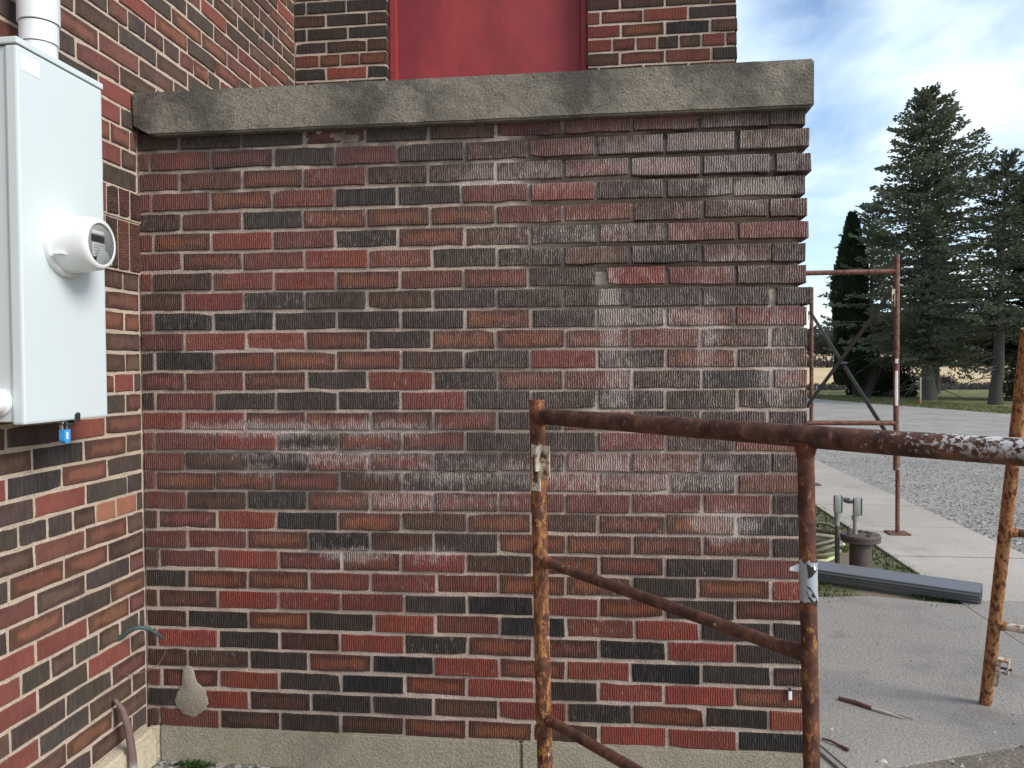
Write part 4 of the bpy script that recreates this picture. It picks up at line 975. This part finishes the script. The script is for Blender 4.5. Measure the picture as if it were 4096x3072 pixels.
for i, (x, y, h, m, lab) in enumerate(((12.0, 25.06, .86, 'stake', 'thin wooden survey stake in the grass before the big spruce'), (10.52, 32.24, .40, 'white_label', 'short white marker stake in the grass beside the columnar evergreen'), (13.46, 34.34, .42, 'stake', 'short pale stake among the stems behind the columnar evergreen'))):
    r_ = empty('marker_stake', (x, y, -.045), lab, 'stake'); MB().box((x - .018, y - .018, -.1), (x + .018, y + .018, h), .004).build('post', m, r_)
    if i == 0: MB().box((x - .020, y - .020, -.03), (x + .020, y + .020, .12), .002).box((x - .028, y - .02, h * .52), (x + .028, y + .02, h * .56)).build('band', 'stake_orange', r_)

# ------------------------------------------------------------------ trees
def clumps(C, Dv, L, W, rng):
    """needle sprays: two crossed kite quads along each direction"""
    C = np.asarray(C); Dv = np.asarray(Dv); n = len(C)
    Dv = Dv / np.linalg.norm(Dv, axis=1, keepdims=True)
    rnd = rng.normal(size=(n, 3)); U = np.cross(Dv, rnd); U /= np.linalg.norm(U, axis=1, keepdims=True) + 1e-9; Wv = np.cross(Dv, U)
    L = np.asarray(L)[:, None]; W = np.asarray(W)[:, None]
    V = []; 
    for A_ in (U, Wv):
        V += [C, C + Dv * L * .45 + A_ * W, C + Dv * L, C + Dv * L * .5 - A_ * W]
    V = np.stack(V, 1).reshape(-1, 3); F = np.arange(n * 8).reshape(-1, 4)
    return V, F
def conifer(name, base, H, R, label, mat, bark, trunk_r, crown0=.12, dens=1., seed=1, power=.85, lean=(0, 0), leader2=None, droop=.25, size=.2, whorl=.26, sparse=0., dead=0, group=None, gaps=None, lside=0.):
    rng = np.random.default_rng(seed); root = empty(name, base, label, 'tree', group); bx_, by_, bz_ = base
    ax = lambda h: np.array([bx_ + lean[0] * h / H, by_ + lean[1] * h / H, bz_ + h])
    tb = MB(); hs_ = np.linspace(-.1, H * .97, 14)
    tb.tube([ax(h) + np.append(rng.normal(0, .02, 2), 0) for h in hs_], [max(.012, trunk_r * (1 - h / H) ** .9 * (1.25 if i == 0 else 1)) for i, h in enumerate(hs_)], 10)
    tr = tb.build('trunk', bark, root, True)
    Cs, Ds, Ls, Ws = [], [], [], []; lm = MB(); h = H * crown0
    def branch(h, L, az, el):
        o = ax(h); nseg = max(3, int(L / .22)); d0 = np.array([math.cos(az) * math.cos(el), math.sin(az) * math.cos(el), math.sin(el)])
        pts = [o]; d = d0.copy()
        for i in range(nseg):
            d = d + np.array([0, 0, -droop * .10 if i < nseg * .6 else droop * .14]) + rng.normal(0, .05, 3); d /= np.linalg.norm(d); pts.append(pts[-1] + d * L / nseg)
        lm.tube([pts[0], pts[len(pts) // 2], pts[-1]], [max(.008, .018 * L ** .6), max(.006, .010 * L ** .6), .004], 4, cap=False)
        side = np.array([-math.sin(az), math.cos(az), 0])
        for i in range(1, nseg + 1):
            t_ = i / nseg
            if rng.random() < sparse * (1 - t_ * .6): continue
            p0 = pts[i - 1]; p1 = pts[i]; k = max(2, int(7 * dens))
            wsp = (.10 + .45 * min(1, (1 - t_) * 1.4 + .15)) * min(1., L * .42)
            for j in range(k):
                q = p0 + (p1 - p0) * rng.random(); s_ = rng.uniform(-1, 1) * wsp
                c_ = q + side * s_ + np.array([0, 0, rng.normal(0, .035) - abs(s_) * .12])
                dd = (p1 - p0) / np.linalg.norm(p1 - p0) * .8 + side * np.sign(s_) * rng.uniform(.2, .9) + rng.normal(0, .25, 3) + np.array([0, 0, rng.uniform(-.25, .2)])
                Cs.append(c_); Ds.append(dd); Ls.append(size * rng.uniform(.6, 1.4)); Ws.append(size * rng.uniform(.16, .30))
        return pts
    while h < H * .985:
        rel = (h / H - crown0) / (1 - crown0); L0 = R * ((1 - rel) ** power) * (min(1, .62 + rel * 3.2)) + .10
        nb = int(rng.integers(5, 8)); a0 = rng.uniform(0, 2 * PI)
        for b in range(nb):
            az = a0 + 2 * PI * b / nb + rng.normal(0, .22); L = L0 * rng.uniform(.62, 1.18) * (1 - lside * max(0., -math.cos(az)))
            if gaps and rng.random() < gaps * (1 - rel): continue
            branch(h + rng.normal(0, .08), L, az, rng.normal(.12 + .55 * rel ** 2, .10))
        h += whorl * rng.uniform(.75, 1.25) * (1 - .35 * rel)
    for (oz, lx) in (leader2 or []):
        for k in range(9):
            for b in range(5):
                Cc = ax(oz) + np.array([lx, 0, 0]) + np.array([0, 0, k * .14]); az = rng.uniform(0, 2 * PI); l = (.42 - k * .042) * rng.uniform(.5, 1.1)
                for j in range(7): 
                    q = Cc + np.array([math.cos(az), math.sin(az), .5]) * l * j / 6; Cs.append(q); Ds.append(np.array([math.cos(az), math.sin(az), .7]) + rng.normal(0, .4, 3)); Ls.append(size * .8); Ws.append(size * .22)
    V, F = clumps(Cs, Ds, Ls, Ws, rng)
    npmesh('crown', V, F, mat, root); 
    for k in range(dead):                                        # bare dead limbs low on the trunk
        hh_ = H * crown0 * rng.uniform(.25, 1.5); az = rng.uniform(2.2, 4.4) if k % 3 else rng.uniform(0, 6.28); L = R * rng.uniform(.35, .85); o = ax(hh_)
        d = np.array([math.cos(az), math.sin(az), .15]); pts = [o]
        for i in range(6): d = d + np.array([0, 0, -.13]) + rng.normal(0, .09, 3); pts.append(pts[-1] + d / np.linalg.norm(d) * L / 6)
        lm.tube(pts, [.020, .018, .015, .012, .008, .005, .003], 4, cap=False)
        for i in range(2, 6):
            for s_ in (-1, 1): 
                e_ = pts[i] + np.array([rng.normal(0, .12), rng.normal(0, .12), rng.uniform(-.26, .02)]) * .8; lm.tube([pts[i], (pts[i] + e_) / 2 + rng.normal(0, .02, 3), e_], [.008, .006, .003], 3, cap=False)
    lm.build('limbs', bark, root)
    return root
conifer('spruce_tree', (13.56, 28.5, -.045), 11.45, 4.9, 'tallest blue green spruce with a forked top and bare lower trunk', 'spruce', 'bark', .24, .125, 2.2, 3, .70, lside=.22, lean=(-.16, 0), leader2=[(9.9, .80), (9.4, .55)], whorl=.27, size=.15, dead=10, sparse=.15)
conifer('spruce_tree', (14.235, 24.79, -.045), 8.05, 3.2, 'thin open spruce whose bare limbs droop over the field', 'spruce_dark', 'bark_dark', .20, .30, 1.5, 9, .72, lean=(.30, 0), whorl=.27, size=.135, sparse=.50, dead=16)
conifer('spruce_tree', (15.4, 40.5, -.045), 9.6, 3.4, 'dense spruce standing close behind the columnar evergreen', 'spruce_dark', 'bark_dark', .2, .17, 1.2, 14, .66, whorl=.30, size=.17, sparse=.35)
conifer('spruce_tree', (17.15, 28.6, -.045), 8.3, 2.0, 'dark evergreen spruce rising behind the leaning scaffold pole', 'arbor', 'bark_dark', .17, .16, 1.5, 22, .6, whorl=.26, size=.19)
conifer('spruce_tree', (16.2, 34.5, -.045), 6.6, 2.3, 'dense shorter spruce half hidden behind the tallest spruce', 'spruce_dark', 'bark_dark', .17, .22, 1.4, 31, .62, whorl=.25, size=.2)
# columnar arborvitae with several stems
av = empty('columnar_evergreen', (11.35, 30.0, -.045), 'dark narrow columnar evergreen with fanned stems at its foot', 'tree')
rng = np.random.default_rng(77); n = 16000; hh_ = rng.uniform(.5, 7.2, n); rel = hh_ / 7.25
rad = np.where(rel < .2, .42 + .9 * rel, .57) * np.clip((1 - rel) * 3.2, 0, 1) ** .75 * np.sqrt(rng.uniform(.35, 1, n)); az = rng.uniform(0, 2 * PI, n)
rad *= 1 + .16 * np.sin(az * 3 + hh_ * 1.3) + .1 * np.sin(hh_ * 3.1 + az * 5)
Cc = np.stack([11.20 + .01 * hh_ + rad * np.cos(az), 30.0 + rad * np.sin(az), -.045 + hh_], -1); Dd = np.stack([np.cos(az) * .5, np.sin(az) * .5, np.ones(n)], -1) + rng.normal(0, .3, (n, 3))
V, F = clumps(Cc, Dd, rng.uniform(.10, .22, n), rng.uniform(.03, .06, n), rng); npmesh('crown', V, F, 'arbor', av)
for k in range(7):
    a = -.5 + k * .19; MB().tube([(11.75 + a * .35, 30.2 + rng.normal(0, .15), -.1), (11.78 + a * .9, 30.2, 1.0), (11.6 + a * 1.1, 30.2, 2.1)], [.13, .10, .05], 8).build('stem', 'bark_dark', av, True)
def shrub(name, c, r, h, mat, label, n, seed, sz=.12):
    root = empty(name, c, label, 'shrub'); g = np.random.default_rng(seed)
    d = g.normal(size=(n, 3)); d /= np.linalg.norm(d, axis=1, keepdims=True); d[:, 2] = np.abs(d[:, 2]); q = d * (g.uniform(.45, 1, n) ** .5)[:, None] * np.array([r, r, h]) * (1 + .22 * np.sin(d[:, :1] * 7 + d[:, 1:2] * 5))
    V, F = clumps(q + np.array(c), d + g.normal(0, .5, (n, 3)), g.uniform(.5, 1.3, n) * sz, g.uniform(.15, .3, n) * sz, g); npmesh('foliage', V, F, mat, root)
    for k in range(4): MB().tube([(c[0] + g.normal(0, .05), c[1], c[2] - .05), (c[0] + g.normal(0, r * .4), c[1] + g.normal(0, r * .4), c[2] + h * .7)], [.03, .008], 5).build('stem', 'bark_dark', root)
shrub('evergreen_shrub', (13.55, 31.6, -.045), .62, 1.15, 'yew', 'low olive green shrub at the foot of the tallest spruce', 1500, 5, .2)
shrub('evergreen_shrub', (12.9, 32.6, -.045), .8, 1.2, 'arbor', 'low dark shrub spreading at the foot of the columnar evergreen', 1500, 6, .22)
shrub('evergreen_shrub', (17.0, 27.6, -.045), 1.1, 2.2, 'spruce_dark', 'dark low evergreen beside the thin open spruce trunk', 2200, 8, .22)
shrub('round_bush', (24.4, 53.5, -.5), .65, .95, 'brush', 'small round grey brown bush at the edge of the stubble field', 900, 7, .16)

# far vegetation
def mass(name, n, fn, mat, seed, sz):
    g = np.random.default_rng(seed); P_ = np.array([fn(g) for _ in range(n)]); Dd = g.normal(size=(n, 3)) * .6 + np.array([0, 0, 1.])
    V, F = clumps(P_, Dd, g.uniform(.6, 1.5, n) * sz, g.uniform(.12, .3, n) * sz, g); return stuff(npmesh(name, V, F, mat))
def f1(g):
    x = g.uniform(2, 40); y = 45 + g.uniform(0, 9) + .1 * x; return (x, y, float(terr(x, y)) + g.uniform(0, .22) * (1 + .4 * math.sin(x * 2.1)))
mass('brush', 13000, f1, 'brush', 1, .24)
def f2(g):
    x = g.uniform(20, 130); y = 182 + g.normal(0, 1.5) + 4 * math.sin(x * .05); return (x, y, float(terr(x, y)) + abs(g.normal(0, .8)) * (1 + .9 * max(0, math.sin(x * .35))))
mass('hedgerow', 5000, f2, 'brush', 2, 1.0)
def f3(g):
    x = g.uniform(40, 330); y = 335 + g.uniform(0, 14) + .06 * (x - 90); top = 7.2 + 1.6 * math.sin(x * .31) + 1.1 * math.sin(x * .83); return (x, y, float(terr(x, y)) + g.uniform(0, 1) ** .8 * top)
mass('far_evergreen_wood', 9000, lambda g: (lambda q: q if q[0] < 140 else f3(g))(f3(g)), 'wood_dark', 3, 1.7)
def f4(g):
    x = g.uniform(105, 460); y = 345 + g.uniform(0, 1) ** 1.3 * 190; top = 8 + 2 * math.sin(x * .2 + y * .1); return (x, y, float(terr(x, y)) + g.uniform(.0, 1) * top)
mass('far_bare_wood', 26000, f4, 'wood_far', 4, 2.6)
